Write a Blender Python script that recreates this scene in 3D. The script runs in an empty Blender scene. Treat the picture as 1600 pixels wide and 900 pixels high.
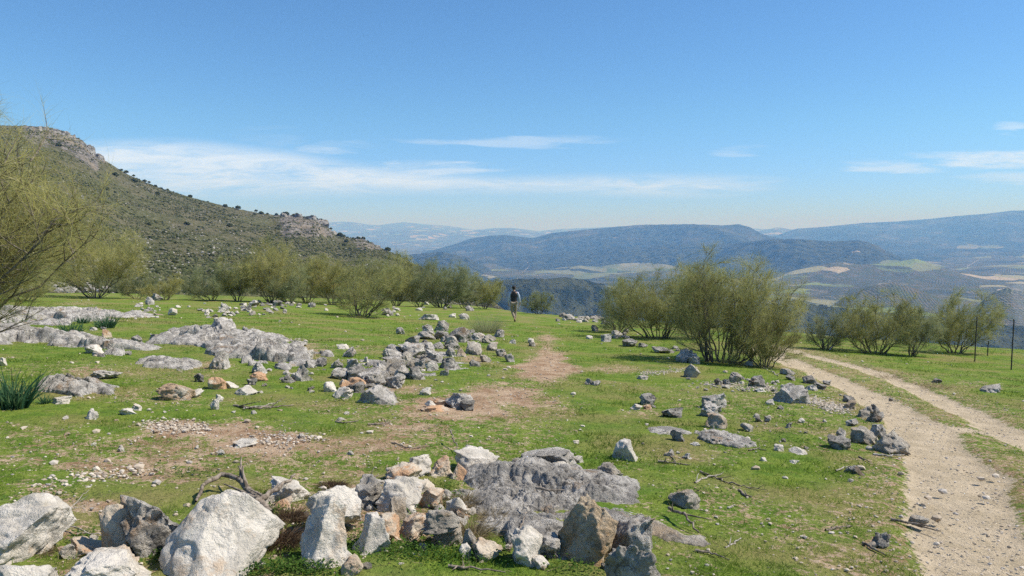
import bpy, math, random
import numpy as np
from mathutils import Vector
PI = math.pi
scene = bpy.context.scene
COL = scene.collection

# ------------------------------------------------------------------ camera
F = 1150.0                       # focal length in photo pixels (photo is 1600 wide)
CAM = np.array([0.0, 0.0, 1.6])
PITCH = math.atan((450 - 365) / F)
cd = bpy.data.cameras.new('camera'); cam = bpy.data.objects.new('camera', cd); COL.objects.link(cam)
cam.location = CAM; cam.rotation_euler = (PI / 2 - PITCH, 0, 0)
cd.sensor_width = 36; cd.lens = 36 * F / 1600; cd.clip_start = 0.1; cd.clip_end = 150000
scene.camera = cam

# ------------------------------------------------------------------ light
SUN_AZ = math.radians(87)        # to the right of the view direction (+Y)
SUN_EL = math.radians(51)
sd = bpy.data.lights.new('sun', 'SUN'); sun = bpy.data.objects.new('sun', sd); COL.objects.link(sun)
sd.energy = 4.6; sd.angle = math.radians(0.53); sd.color = (1.0, 0.95, 0.87)
sv = Vector((math.sin(SUN_AZ) * math.cos(SUN_EL), math.cos(SUN_AZ) * math.cos(SUN_EL), math.sin(SUN_EL)))
sun.rotation_euler = sv.to_track_quat('Z', 'Y').to_euler()

class NT:
    """small helper for node trees"""
    def __init__(s, nt): s.nt = nt; nt.nodes.clear()
    def n(s, t, _in=None, **kw):
        nd = s.nt.nodes.new(t)
        for k, v in kw.items(): setattr(nd, k, v)
        for k, v in (_in or {}).items():
            sock = nd.inputs[k]
            if isinstance(v, bpy.types.NodeSocket): s.nt.links.new(v, sock)
            elif isinstance(v, bpy.types.Node): s.nt.links.new(v.outputs[0], sock)
            else:
                if isinstance(v, tuple) and len(v) == 3 and sock.type == 'RGBA': v = (*v, 1)
                sock.default_value = v
        return nd
    def m(s, op, a, b=None, c=None, clamp=False):
        d = {0: a}
        if b is not None: d[1] = b
        if c is not None: d[2] = c
        return s.n('ShaderNodeMath', d, operation=op, use_clamp=clamp).outputs[0]
    def ss(s, x, a, b, lo=0.0, hi=1.0):
        return s.n('ShaderNodeMapRange', {'Value': x, 'From Min': a, 'From Max': b, 'To Min': lo, 'To Max': hi}, interpolation_type='SMOOTHSTEP').outputs[0]
    def mix(s, f, a, b, bt='MIX'):
        nd = s.nt.nodes.new('ShaderNodeMix'); nd.data_type = 'RGBA'; nd.blend_type = bt
        for i, v in ((0, f), (6, a), (7, b)):
            if isinstance(v, bpy.types.NodeSocket): s.nt.links.new(v, nd.inputs[i])
            else: nd.inputs[i].default_value = (*v, 1) if isinstance(v, tuple) else v
        return nd.outputs[2]
    def noise(s, vec, scale, detail=4, rough=.55, dist=0.0, dim='3D'):
        return s.n('ShaderNodeTexNoise', {'Vector': vec, 'Scale': scale, 'Detail': detail, 'Roughness': rough, 'Distortion': dist}, noise_dimensions=dim).outputs[0]
    def vor(s, vec, scale, feature='F1', rnd=1.0, out=0):
        return s.n('ShaderNodeTexVoronoi', {'Vector': vec, 'Scale': scale, 'Randomness': rnd}, feature=feature).outputs[out]
    def scalev(s, vec, sx, sy, sz):
        return s.n('ShaderNodeMapping', {'Vector': vec, 'Scale': (sx, sy, sz)}).outputs[0]

# world: Nishita sky with thin cirrus at high altitude, both only a function of the direction
w = bpy.data.worlds.new('World'); scene.world = w; w.use_nodes = True
T = NT(w.node_tree)
sky = T.n('ShaderNodeTexSky', sky_type='NISHITA', sun_disc=False, sun_elevation=SUN_EL, sun_rotation=SUN_AZ,
          altitude=900, air_density=1.0, dust_density=.15, ozone_density=3.5)
tc = T.n('ShaderNodeTexCoord')
sep = T.n('ShaderNodeSeparateXYZ', {0: tc.outputs['Generated']})
X, Y, Z = sep.outputs
ys = T.m('MAXIMUM', Y, .02)
U = T.m('DIVIDE', X, ys); E = T.m('DIVIDE', Z, ys)
uv = T.n('ShaderNodeCombineXYZ', {0: U, 1: E, 2: 0.0}).outputs[0]
n1 = T.noise(T.scalev(uv, 2.2, 26, 1), 1.0, 6, .6, .6)
n2 = T.noise(T.scalev(uv, 8, 62, 1), 1.0, 7, .7, 1.2)
n3 = T.noise(T.scalev(uv, 1.1, 9, 1), 1.0, 3, .5, .3)
nn = T.m('ADD', T.m('MULTIPLY', n1, .5), T.m('MULTIPLY', n2, .5))
def px_u(px): return (px - 800) / F
def px_e(py): return (365 - py) / F
def curve(pts, src):
    fc = T.n('ShaderNodeFloatCurve', {'Value': T.n('ShaderNodeMapRange', {'Value': src, 'From Min': -0.8, 'From Max': .8}).outputs[0]})
    c = fc.mapping.curves[0]
    P = [((px_u(a) + .8) / 1.6, b) for a, b in pts]
    while len(c.points) < len(P): c.points.new(.5, .5)
    for p_, (a, b) in zip(c.points, P): p_.location = (a, b)
    fc.mapping.update(); return fc.outputs[0]
up = curve([(-60, .62), (120, .72), (250, .745), (400, .685), (620, .53), (800, .47), (1000, .48), (1180, .46), (1290, .38), (1380, .37), (1650, .36)], U)     # 0..1 is e = 0 .. 0.2
dn = curve([(-60, .2), (120, .22), (300, .23), (500, .24), (700, .26), (900, .26), (1100, .24), (1200, .29), (1290, .39), (1380, .40), (1650, .40)], U)
e5 = T.m('MULTIPLY', E, 5.75)
e5 = T.m('ADD', e5, T.m('MULTIPLY', T.m('SUBTRACT', n3, .5), .10))
hA = T.ss(T.m('SUBTRACT', up, e5), -.02, .13)
hB = T.ss(T.m('SUBTRACT', e5, dn), -.01, .16)
big = T.m('MULTIPLY', T.m('MULTIPLY', hA, hB), T.ss(nn, .31, .59))
dens = T.m('MULTIPLY', big, 1.0)
def puff(px, py, rx, ry, k, lo=.38, hi=.62):
    global dens
    a = T.m('DIVIDE', T.m('SUBTRACT', T.m('ADD', U, T.m('MULTIPLY', T.m('SUBTRACT', n3, .5), .22)), px_u(px)), rx / F)
    b = T.m('DIVIDE', T.m('SUBTRACT', T.m('ADD', E, T.m('MULTIPLY', T.m('SUBTRACT', n1, .5), .055)), px_e(py)), ry / F)
    r = T.m('ADD', T.m('MULTIPLY', a, a), T.m('MULTIPLY', b, b))
    r = T.m('ADD', r, T.m('MULTIPLY', T.m('SUBTRACT', .52, nn), 2.6))
    d = T.m('MULTIPLY', T.m('MULTIPLY', T.ss(r, 1.0, 0.0), T.ss(nn, lo, hi)), k)
    dens = T.m('MAXIMUM', dens, d)
for a in [(790, 222, 230, 9, .42, .32, .55), (520, 232, 90, 13, .5), (1385, 262, 95, 10, .6, .34, .6), (1540, 245, 140, 16, .8, .32, .58),
          (1580, 278, 120, 16, .55, .34, .6), (1552, 196, 34, 10, .5, .34, .6), (1160, 238, 50, 8, .35), (700, 262, 150, 12, .7), (1480, 311, 60, 8, .3),
          (420, 210, 70, 16, .12), (1250, 345, 300, 20, .15)]:
    puff(*a)
hz = T.ss(E, .10, .0, 0, .06)
dens = T.m('MULTIPLY', T.m('MAXIMUM', dens, hz), T.ss(Y, .0, .2))
tint = T.mix(T.ss(E, .015, .17), (.46, .66, 1.16), (.51, .76, .95))
bg1 = T.n('ShaderNodeBackground', {'Color': T.mix(1.0, sky.outputs[0], tint, 'MULTIPLY'), 'Strength': .122})
bg2 = T.n('ShaderNodeBackground', {'Color': (.74, .84, .97), 'Strength': .92})
mx = T.n('ShaderNodeMixShader', {0: T.m('MULTIPLY', dens, .80), 1: bg1, 2: bg2})
T.n('ShaderNodeOutputWorld', {0: mx})

scene.view_settings.view_transform = 'Standard'; scene.view_settings.look = 'None'
scene.view_settings.exposure = 0.40; scene.view_settings.gamma = 1.0; scene.view_settings.use_curve_mapping = False
scene.render.engine = 'CYCLES'
cy = scene.cycles
cy.use_denoising = False; cy.sampling_pattern = 'BLUE_NOISE'; cy.denoiser = 'OPENIMAGEDENOISE'; cy.denoising_input_passes = 'RGB_ALBEDO_NORMAL'; cy.denoising_prefilter = 'ACCURATE'; cy.max_bounces = 5; cy.diffuse_bounces = 3; cy.glossy_bounces = 1; cy.transmission_bounces = 2
cy.transparent_max_bounces = 4; cy.volume_bounces = 0; cy.use_adaptive_sampling = False
cy.caustics_reflective = False; cy.caustics_refractive = False

# ------------------------------------------------------------------ numpy noise
def _h(ix, iy, iz, s):
    h = (ix.astype(np.int64) * 374761393 + iy.astype(np.int64) * 668265263 + iz.astype(np.int64) * 2147483647 + s * 1274126177) & 0xFFFFFFFF
    h = ((h ^ (h >> 13)) * 1274126177) & 0xFFFFFFFF
    h = ((h ^ (h >> 16)) * 2246822519) & 0xFFFFFFFF
    return ((h ^ (h >> 15)) & 0xFFFFFF) / float(0xFFFFFF)
def vn2(x, y, s=0):
    x = np.asarray(x, float); y = np.asarray(y, float)
    ix = np.floor(x); iy = np.floor(y); fx = x - ix; fy = y - iy
    fx = fx * fx * (3 - 2 * fx); fy = fy * fy * (3 - 2 * fy); z = np.zeros_like(ix)
    a = _h(ix, iy, z, s); b = _h(ix + 1, iy, z, s); c = _h(ix, iy + 1, z, s); d = _h(ix + 1, iy + 1, z, s)
    return (a + (b - a) * fx) * (1 - fy) + (c + (d - c) * fx) * fy
def fbm2(x, y, o=4, s=0, g=.5):
    r = 0; A = 1; t = 0
    x = np.asarray(x, float); y = np.asarray(y, float)
    for i in range(o):
        r = r + A * vn2(x, y, s + i * 7); t += A; A *= g
        x, y = (x * 1.62 + y * 1.18) + 3.1, (-x * 1.18 + y * 1.62) + 7.7
    return r / t
def ridge2(x, y, o=4, s=0):
    r = 0; A = 1; t = 0
    for i in range(o):
        r = r + A * (1 - abs(2 * vn2(x, y, s + i * 7) - 1)); t += A; A *= .5
        x, y = (x * 1.62 + y * 1.18) + 3.1, (-x * 1.18 + y * 1.62) + 7.7
    return r / t
def vn3(p, s=0):
    i = np.floor(p); f = p - i; f = f * f * (3 - 2 * f); r = 0
    for dx in (0, 1):
        for dy in (0, 1):
            for dz in (0, 1):
                wgt = (f[:, 0] if dx else 1 - f[:, 0]) * (f[:, 1] if dy else 1 - f[:, 1]) * (f[:, 2] if dz else 1 - f[:, 2])
                r = r + wgt * _h(i[:, 0] + dx, i[:, 1] + dy, i[:, 2] + dz, s)
    return r
def fbm3(p, o=4, s=0, g=.5):
    r = 0; A = 1; t = 0
    for k in range(o):
        r = r + A * vn3(p, s + 11 * k); t += A; A *= g; p = p * 2.03 + 5.3
    return r / t - .5
def worley3(p, s=0):
    i = np.floor(p); best = np.full(len(p), 9.0)
    for dx in (-1, 0, 1):
        for dy in (-1, 0, 1):
            for dz in (-1, 0, 1):
                c = i + np.array([dx, dy, dz])
                q = np.stack([_h(c[:, 0], c[:, 1], c[:, 2], s + k) for k in (1, 2, 3)], 1) + c - p
                best = np.minimum(best, (q * q).sum(1))
    return np.sqrt(best)
def sstep(x, a, b):
    t = np.clip((np.asarray(x, float) - a) / (b - a), 0, 1); return t * t * (3 - 2 * t)

# ------------------------------------------------------------------ mesh helpers
def npmesh(name, V, quads=None, tris=None, mat=None, parent=None, smooth=True, attrs=None, loc=(0, 0, 0)):
    me = bpy.data.meshes.new(name); V = np.asarray(V, np.float32)
    me.vertices.add(len(V)); me.vertices.foreach_set('co', V.ravel())
    L = []; st = []; n = 0
    for fc, k in ((quads, 4), (tris, 3)):
        if fc is not None and len(fc):
            fc = np.asarray(fc, np.int32); L.append(fc.ravel()); st.append(n + np.arange(len(fc), dtype=np.int32) * k); n += fc.size
    L = np.concatenate(L); st = np.concatenate(st)
    me.loops.add(len(L)); me.loops.foreach_set('vertex_index', L)
    me.polygons.add(len(st)); me.polygons.foreach_set('loop_start', st)
    me.update(calc_edges=True)
    me.polygons.foreach_set('use_smooth', np.full(len(st), bool(smooth)))
    for k, a in (attrs or {}).items():
        a = np.asarray(a, np.float32)
        if a.ndim == 1: at = me.attributes.new(k, 'FLOAT', 'POINT'); at.data.foreach_set('value', a)
        else:
            at = me.attributes.new(k, 'FLOAT_COLOR', 'POINT'); at.data.foreach_set('color', np.concatenate([a, np.ones((len(a), 1), np.float32)], 1).ravel())
    if mat: me.materials.append(mat)
    o = bpy.data.objects.new(name, me); COL.objects.link(o); o.location = loc
    if parent: o.parent = parent
    return o
def grid_quads(nr, nc):
    i = np.arange(nr - 1)[:, None] * nc + np.arange(nc - 1)[None, :]
    return np.stack([i, i + 1, i + nc + 1, i + nc], -1).reshape(-1, 4)
def tag(o, label=None, cat=None, group=None, kind=None):
    for k, v in (('label', label), ('category', cat), ('group', group), ('kind', kind)):
        if v: o[k] = v
    return o
def empty(name, loc, label, cat, group=None):
    o = bpy.data.objects.new(name, None); COL.objects.link(o); o.location = loc; o.empty_display_size = .2
    return tag(o, label, cat, group)
def tube_arrays(P, R, sides=5):
    """polyline P (n,3), radii R (n) -> verts, quads of an open tube with pinched ends"""
    P = np.asarray(P, float); n = len(P)
    t = np.gradient(P, axis=0); t /= np.linalg.norm(t, axis=1)[:, None] + 1e-9
    ref = np.array([.31, .17, .93]) if abs(t[0] @ np.array([.31, .17, .93])) < .9 else np.array([1., 0, 0])
    a = np.cross(t, ref); a /= np.linalg.norm(a, axis=1)[:, None] + 1e-9; b = np.cross(t, a)
    ph = np.arange(sides) * 2 * PI / sides
    V = P[:, None, :] + np.asarray(R)[:, None, None] * (np.cos(ph)[None, :, None] * a[:, None, :] + np.sin(ph)[None, :, None] * b[:, None, :])
    i = np.arange(n - 1)[:, None] * sides; j = np.arange(sides)[None, :]; k = (j + 1) % sides
    Q = np.stack([i + j, i + k, i + sides + k, i + sides + j], -1).reshape(-1, 4)
    return V.reshape(-1, 3), Q
def join(parts):
    V = []; Q = []; n = 0
    for v, q in parts: V.append(v); Q.append(q + n); n += len(v)
    return np.concatenate(V), np.concatenate(Q)

# ------------------------------------------------------------------ rays through photo pixels -> places on the ground
def ray(px, py):
    x = (px - 800) / F; y = (450 - py) / F
    d = np.array([x, math.cos(PITCH) + y * math.sin(PITCH), -math.sin(PITCH) + y * math.cos(PITCH)])
    return d / d[1]
def at(px, py, ymax=110):
    d = ray(px, py); t = np.exp(np.linspace(math.log(1.2), math.log(ymax), 900))
    P = CAM + t[:, None] * d; g = G(P[:, 0], P[:, 1]); k = np.argmax(P[:, 2] < g)
    if P[k, 2] >= g[k]: k = len(t) - 1
    for _ in range(1):
        t2 = np.linspace(t[max(k - 1, 0)], t[k], 20); P2 = CAM + t2[:, None] * d; g2 = G(P2[:, 0], P2[:, 1])
        kk = np.argmax(P2[:, 2] <= g2); p = P2[kk]
    return np.array([p[0], p[1], float(G(p[0], p[1]))])

# near ground: gently falling pasture with an edge beyond which the slope drops into the valley
_cu = [-2, -.7, -.35, -.12, -.05, .02, .15, .4, .7, 2]; _cy = [38, 40, 60, 68, 62, 51, 45, 36, 30, 22]; _cs = [.06, .06, .06, .08, .2, .30, .36, .38, .38, .38]
def Gbase(x, y):
    u = x / np.maximum(y, 3.0)
    z = -.075 * y - .046 * x
    s = np.maximum(y - np.interp(u, _cu, _cy), 0); k = np.interp(u, _cu, _cs)
    z = z - k * (s * s / (s + 8))
    z = z + .16 * (fbm2(x / 4.5, y / 4.5, 3, 3) - .5) * sstep(y, 3, 12) + .16 * (fbm2(x / 14, y / 14, 2, 9) - .5) * sstep(y, 12, 30)
    return z
def G(x, y):
    return Gbase(np.asarray(x, float), np.asarray(y, float))
# ------------------------------------------------------------------ materials of the land
def new_mat(name):
    m = bpy.data.materials.new(name); m.use_nodes = True
    return m, NT(m.node_tree)
def finish(T, col, rough=.95, bump=None, bs=.5, bd=.02, spec=.1):
    d = {'Base Color': col, 'Roughness': rough, 'Specular IOR Level': spec}
    if bump is not None: d['Normal'] = T.n('ShaderNodeBump', {'Strength': bs, 'Distance': bd, 'Height': bump}).outputs[0]
    b = T.n('ShaderNodeBsdfPrincipled', d); T.n('ShaderNodeOutputMaterial', {0: b}); return b

def ground_mat():
    m, T = new_mat('pasture_ground')
    P = T.n('ShaderNodeNewGeometry').outputs['Position']
    dirt = T.n('ShaderNodeAttribute', attribute_name='dirt').outputs['Fac']
    trk = T.n('ShaderNodeAttribute', attribute_name='track').outputs['Fac']
    nb = T.noise(P, .7, 4); nm = T.noise(P, 3.5, 5, .6); nf = T.noise(P, 28, 4, .65); nff = T.noise(P, 120, 3, .7)
    g = T.mix(T.ss(nm, .40, .60), (.112, .192, .027), (.185, .245, .041))
    g = T.mix(T.ss(nb, .42, .66), g, (.245, .225, .08))
    g = T.mix(T.m('MULTIPLY', T.ss(nf, .50, .30), .75), g, (.040, .055, .014))
    g = T.mix(T.m('MULTIPLY', T.ss(nff, .55, .75), .35), g, (.30, .28, .11))
    soil = T.mix(T.ss(nm, .3, .7), (.29, .175, .10), (.50, .37, .25))
    soil = T.mix(T.m('MULTIPLY', T.ss(nf, .5, .7), .6), soil, (.50, .41, .31))
    soil = T.mix(T.m('MULTIPLY', T.ss(nff, .5, .3), .5), soil, (.12, .075, .045))
    gr = T.mix(T.ss(nm, .3, .7), (.45, .365, .245), (.58, .475, .335))
    v = T.vor(P, 55, 'F1', 1, 1)
    gr = T.mix(.22, gr, T.n('ShaderNodeHueSaturation', {'Saturation': 0.0, 'Color': v}).outputs[0], 'MULTIPLY')
    gr = T.mix(T.m('MULTIPLY', T.ss(nf, .62, .75), .7), gr, (.62, .54, .44))
    gr = T.mix(T.m('MULTIPLY', T.ss(nff, .45, .3), .5), gr, (.2, .15, .1))
    df = T.m('ADD', dirt, T.m('MULTIPLY', T.m('SUBTRACT', T.m('ADD', T.m('MULTIPLY', nf, .45), T.m('MULTIPLY', T.noise(P, 9, 5, .7), .55)), .5), 3.4))
    c = T.mix(T.ss(df, .34, .62), g, soil)
    tf = T.m('ADD', trk, T.m('MULTIPLY', T.m('SUBTRACT', T.m('ADD', T.m('MULTIPLY', nf, .6), T.m('MULTIPLY', nm, .4)), .5), 2.2))
    c = T.mix(T.ss(tf, .38, .62), c, gr)
    h = T.m('ADD', T.m('MULTIPLY', nf, 1.0), T.m('MULTIPLY', nff, .5))
    finish(T, c, .95, h, .9, .03, .05); return m
M_GROUND = ground_mat()

def mountain_mat():
    m, T = new_mat('scrub_mountain')
    P = T.n('ShaderNodeNewGeometry').outputs['Position']
    rk = T.n('ShaderNodeAttribute', attribute_name='rock').outputs['Fac']
    nb = T.noise(P, .018, 4); n1 = T.noise(P, .11, 5, .65); n2 = T.noise(P, .5, 5, .7)
    c = T.mix(T.ss(n1, .35, .65), (.105, .102, .052), (.168, .148, .090))
    c = T.mix(T.m('MULTIPLY', T.ss(nb, .45, .62), .6), c, (.100, .108, .045))
    c = T.mix(T.m('MULTIPLY', T.ss(n2, .50, .40), .75), c, (.042, .050, .022))
    c = T.mix(T.m('MULTIPLY', T.ss(T.m('ADD', n2, T.m('MULTIPLY', n1, .5)), .88, .98), .8), c, (.40, .37, .33))
    st = T.noise(T.scalev(P, .10, .10, .35), 1, 5, .7)
    rc = T.mix(T.ss(st, .38, .6), (.11, .10, .09), (.27, .24, .21))
    rc = T.mix(T.m('MULTIPLY', T.ss(n2, .50, .40), .85), rc, (.045, .048, .036))
    rc = T.mix(T.m('MULTIPLY', T.ss(nb, .5, .6), .5), rc, (.30, .24, .17))
    c = T.mix(T.ss(T.m('ADD', rk, T.m('MULTIPLY', T.m('SUBTRACT', n1, .5), 1.6)), .4, .6), c, rc)
    finish(T, c, .95, T.m('ADD', n2, n1), 1.0, 1.6, .05); return m
M_MOUNT = mountain_mat()

def valley_mat():
    m, T = new_mat('valley_land')
    P = T.n('ShaderNodeNewGeometry').outputs['Position']
    fld = T.n('ShaderNodeAttribute', attribute_name='field').outputs['Fac']
    wood = T.n('ShaderNodeAttribute', attribute_name='wood').outputs['Fac']
    chalk = T.n('ShaderNodeAttribute', attribute_name='chalk').outputs['Fac']
    flat = T.n('ShaderNodeVectorMath', {0: P, 1: (1, 1, 0)}, operation='MULTIPLY').outputs[0]
    wrp = T.n('ShaderNodeVectorMath', {0: flat, 1: T.n('ShaderNodeVectorMath', {0: T.n('ShaderNodeTexNoise', {'Vector': flat, 'Scale': .0022, 'Detail': 3.0}).outputs[1], 'Scale': 260.0}, operation='SCALE').outputs[0]}, operation='ADD').outputs[0]
    parc = T.n('ShaderNodeTexVoronoi', {'Vector': wrp, 'Scale': .0031}, feature='F1').outputs[1]
    ps = T.n('ShaderNodeSeparateColor', {0: parc}).outputs
    nb = T.noise(flat, .0012, 4, .6); nm = T.noise(flat, .012, 5, .65)
    # olive groves: dark crowns planted on pale soil
    rot = T.n('ShaderNodeVectorRotate', {'Vector': flat, 'Angle': T.m('MULTIPLY', ps[1], 3.1)}, rotation_type='Z_AXIS').outputs[0]
    dots = T.vor(rot, .060, 'F1', .15)
    soil = T.mix(ps[0], (.15, .12, .07), (.27, .225, .155))
    soil = T.mix(T.ss(nm, .4, .6), soil, (.125, .130, .055))
    grove = T.mix(T.m('MULTIPLY', T.ss(dots, .50, .34), T.ss(nm, .25, .5, .45, .9)), soil, (.035, .046, .020))
    scrub = T.mix(T.ss(nm, .38, .6), (.016, .024, .012), (.075, .080, .040))
    c = T.mix(T.ss(T.m('ADD', T.m('ADD', wood, T.m('MULTIPLY', T.m('SUBTRACT', nb, .5), 1.4)), T.m('MULTIPLY', T.m('SUBTRACT', nm, .5), .5)), .42, .58), grove, scrub)
    cult = T.mix(ps[0], (.20, .25, .08), (.42, .34, .22))
    c = T.mix(T.m('MULTIPLY', T.m('GREATER_THAN', ps[2], .86), T.ss(wood, .6, .3)), c, cult)
    wr2 = T.n('ShaderNodeVectorMath', {0: wrp, 1: (900, 300, 0)}, operation='ADD').outputs[0]
    p2 = T.n('ShaderNodeSeparateColor', {0: T.n('ShaderNodeTexVoronoi', {'Vector': T.scalev(wr2, 1, .5, 1), 'Scale': .0042}, feature='F1').outputs[1]}).outputs
    c = T.mix(T.m('MULTIPLY', T.m('LESS_THAN', p2[0], T.m('MULTIPLY', fld, 1.45)), .85), c, T.mix(p2[1], (.13, .17, .06), (.27, .25, .14)))
    c = T.mix(T.ss(T.m('ADD', chalk, T.m('ADD', T.m('MULTIPLY', T.m('SUBTRACT', nm, .5), .9), T.m('MULTIPLY', T.m('SUBTRACT', nb, .5), .8))), .42, .62), c, (.44, .37, .29))
    finish(T, c, .95, T.m('ADD', nm, T.m('MULTIPLY', T.noise(flat, .05, 4, .7), .4)), 1.0, 30, .03); return m
M_VALLEY = valley_mat()

# ------------------------------------------------------------------ tracks and bare patches (places in metres, from photo pixels)
def poly_at(pts): return np.array([at(a, b)[:2] for a, b in pts])
RUT_L = poly_at([(1190, 541), (1225, 560), (1278, 580), (1322, 600), (1362, 620), (1403, 645), (1448, 672), (1478, 705), (1496, 745), (1508, 800), (1520, 850), (1535, 905), (1560, 1010), (1600, 1200)])
RUT_R = poly_at([(1205, 538), (1240, 548), (1312, 566), (1375, 583), (1440, 609), (1517, 645), (1583, 677), (1680, 725), (1850, 830), (2300, 1150)])
LINK = poly_at([(1440, 662), (1500, 668), (1560, 676)])
def dist_poly(x, y, P):
    best = np.full(np.shape(x), 1e9)
    for a, b in zip(P[:-1], P[1:]):
        d = b - a; t = np.clip(((x - a[0]) * d[0] + (y - a[1]) * d[1]) / (d @ d), 0, 1)
        best = np.minimum(best, np.hypot(x - a[0] - t * d[0], y - a[1] - t * d[1]))
    return best
def track_mask(x, y):
    wob = (fbm2(x * 1.3, y * 1.3, 3, 51) - .5) * .35
    d = np.minimum(dist_poly(x, y, RUT_L) - .06, dist_poly(x, y, RUT_R) + .05)
    m = sstep(d + wob, .46, .20)
    return np.maximum(m, .75 * sstep(dist_poly(x, y, LINK) + wob, .4, .1))
PATCH = []
for (px, py, rx, ry, k) in [(855, 572, 42, 30, .95), (800, 618, 90, 30, .95), (855, 545, 26, 30, .7), (740, 632, 90, 20, .9), (640, 668, 120, 20, .8), (350, 700, 260, 30, .55), (120, 700, 200, 40, .45), (250, 620, 160, 14, .45), (640, 610, 60, 8, .6), (100, 830, 140, 40, .55), (560, 800, 260, 50, .62), (900, 850, 120, 30, .5), (690, 645, 90, 18, .7), (835, 540, 20, 14, .5), (760, 640, 60, 14, .5), (430, 683, 120, 26, .95), (275, 668, 60, 14, 1.0), (570, 692, 110, 15, .62),
                            (200, 735, 190, 34, .62), (60, 765, 110, 30, .7), (150, 790, 120, 18, .8), (290, 728, 60, 16, .6), (470, 720, 60, 14, .45), (560, 655, 70, 10, .4), (30, 720, 80, 20, .5),
                            (470, 548, 70, 14, .55), (300, 570, 90, 10, .5), (130, 580, 70, 14, .5), (560, 545, 60, 8, .35), (960, 577, 40, 8, .5), (620, 625, 30, 10, .5), (1050, 480, 1, 1, 0), (120, 475, 80, 6, .4),
                            (740, 560, 28, 8, .6), (1010, 645, 40, 12, .35), (1060, 700, 30, 10, .3), (1160, 790, 24, 8, .4), (1270, 560, 30, 6, .3), (1520, 600, 60, 10, .35), (1440, 590, 50, 8, .3), (880, 835, 120, 25, .5), (640, 800, 120, 30, .35), (1250, 800, 60, 14, .3), (1180, 850, 60, 14, .3)]:
    c = at(px, py); ex = at(px + rx, py); f_ = at(px, py - ry); n_ = at(px, py + ry)
    PATCH.append((c[0], c[1], abs(ex[0] - c[0]) + .01, (f_[1] - n_[1]) / 2 + .01, k))
def dirt_mask(x, y):
    m = np.zeros(np.shape(x)); wq = 1.5 * (fbm2(x * .9 + 9, y * .6, 4, 61) - .5) + .5 * (fbm2(x * 5, y * 4, 3, 63) - .5)
    for cx, cy_, rx, ry, k in PATCH:
        r = np.sqrt(((x - cx - (y - cy_) * cx / cy_) / rx) ** 2 + ((y - cy_) / ry) ** 2)
        m = np.maximum(m, k * sstep(r + wq, 1.35, .2))
    m = np.maximum(m, .35 * sstep(fbm2(x * .55 + 70, y * .42, 4, 67), .46, .62) * sstep(y, 30, 5))
    edge = np.minimum(dist_poly(x, y, RUT_L), dist_poly(x, y, RUT_R))
    return np.maximum(m, .42 * sstep(edge, 1.3, .6))

# ------------------------------------------------------------------ near ground mesh (pasture), dirt track cut out of the same sheet
def build_ground():
    nu = 1000
    yy = np.concatenate([np.linspace(-14, 1.5, 30)[:-1], np.exp(np.linspace(math.log(1.5), math.log(105), 640))])
    uu = np.linspace(-1.15, 1.15, nu)
    Y = np.repeat(yy[:, None], nu, 1); X = uu[None, :] * np.sqrt(Y * Y + 36)
    Z = G(X, Y)
    tr = track_mask(X, Y); di = dirt_mask(X, Y)
    near = sstep(Y, 40, 8)
    Z = Z + near * (.030 * (fbm2(X * 3.2, Y * 3.2, 4, 21) - .5) + .018 * (fbm2(X * 14, Y * 14, 3, 33) - .5) * (1 - .5 * tr)) - .050 * tr - .010 * di * near + .022 * tr * near * (fbm2(X * 6, Y * 6, 4, 41) - .5)
    V = np.stack([X, Y, Z], -1).reshape(-1, 3)
    Q = grid_quads(len(yy), nu); t = tr.ravel(); d = di.ravel()
    on = t[Q].mean(1) > .42
    for name, sel in (('pasture_ground', ~on), ('dirt_track', on)):
        q = Q[sel]; used = np.unique(q); idx = np.full(len(V), -1); idx[used] = np.arange(len(used))
        o = npmesh(name, V[used], idx[q], mat=M_GROUND, attrs={'dirt': d[used], 'track': t[used]})
        tag(o, kind='structure')
build_ground()

# ------------------------------------------------------------------ valley and the ranges beyond it
FLOOR = -330.0
def sky_interp(pts, u):
    R = [ray(a, b) for a, b in pts]
    return np.interp(u, [r[0] for r in R], [r[2] for r in R])
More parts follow.
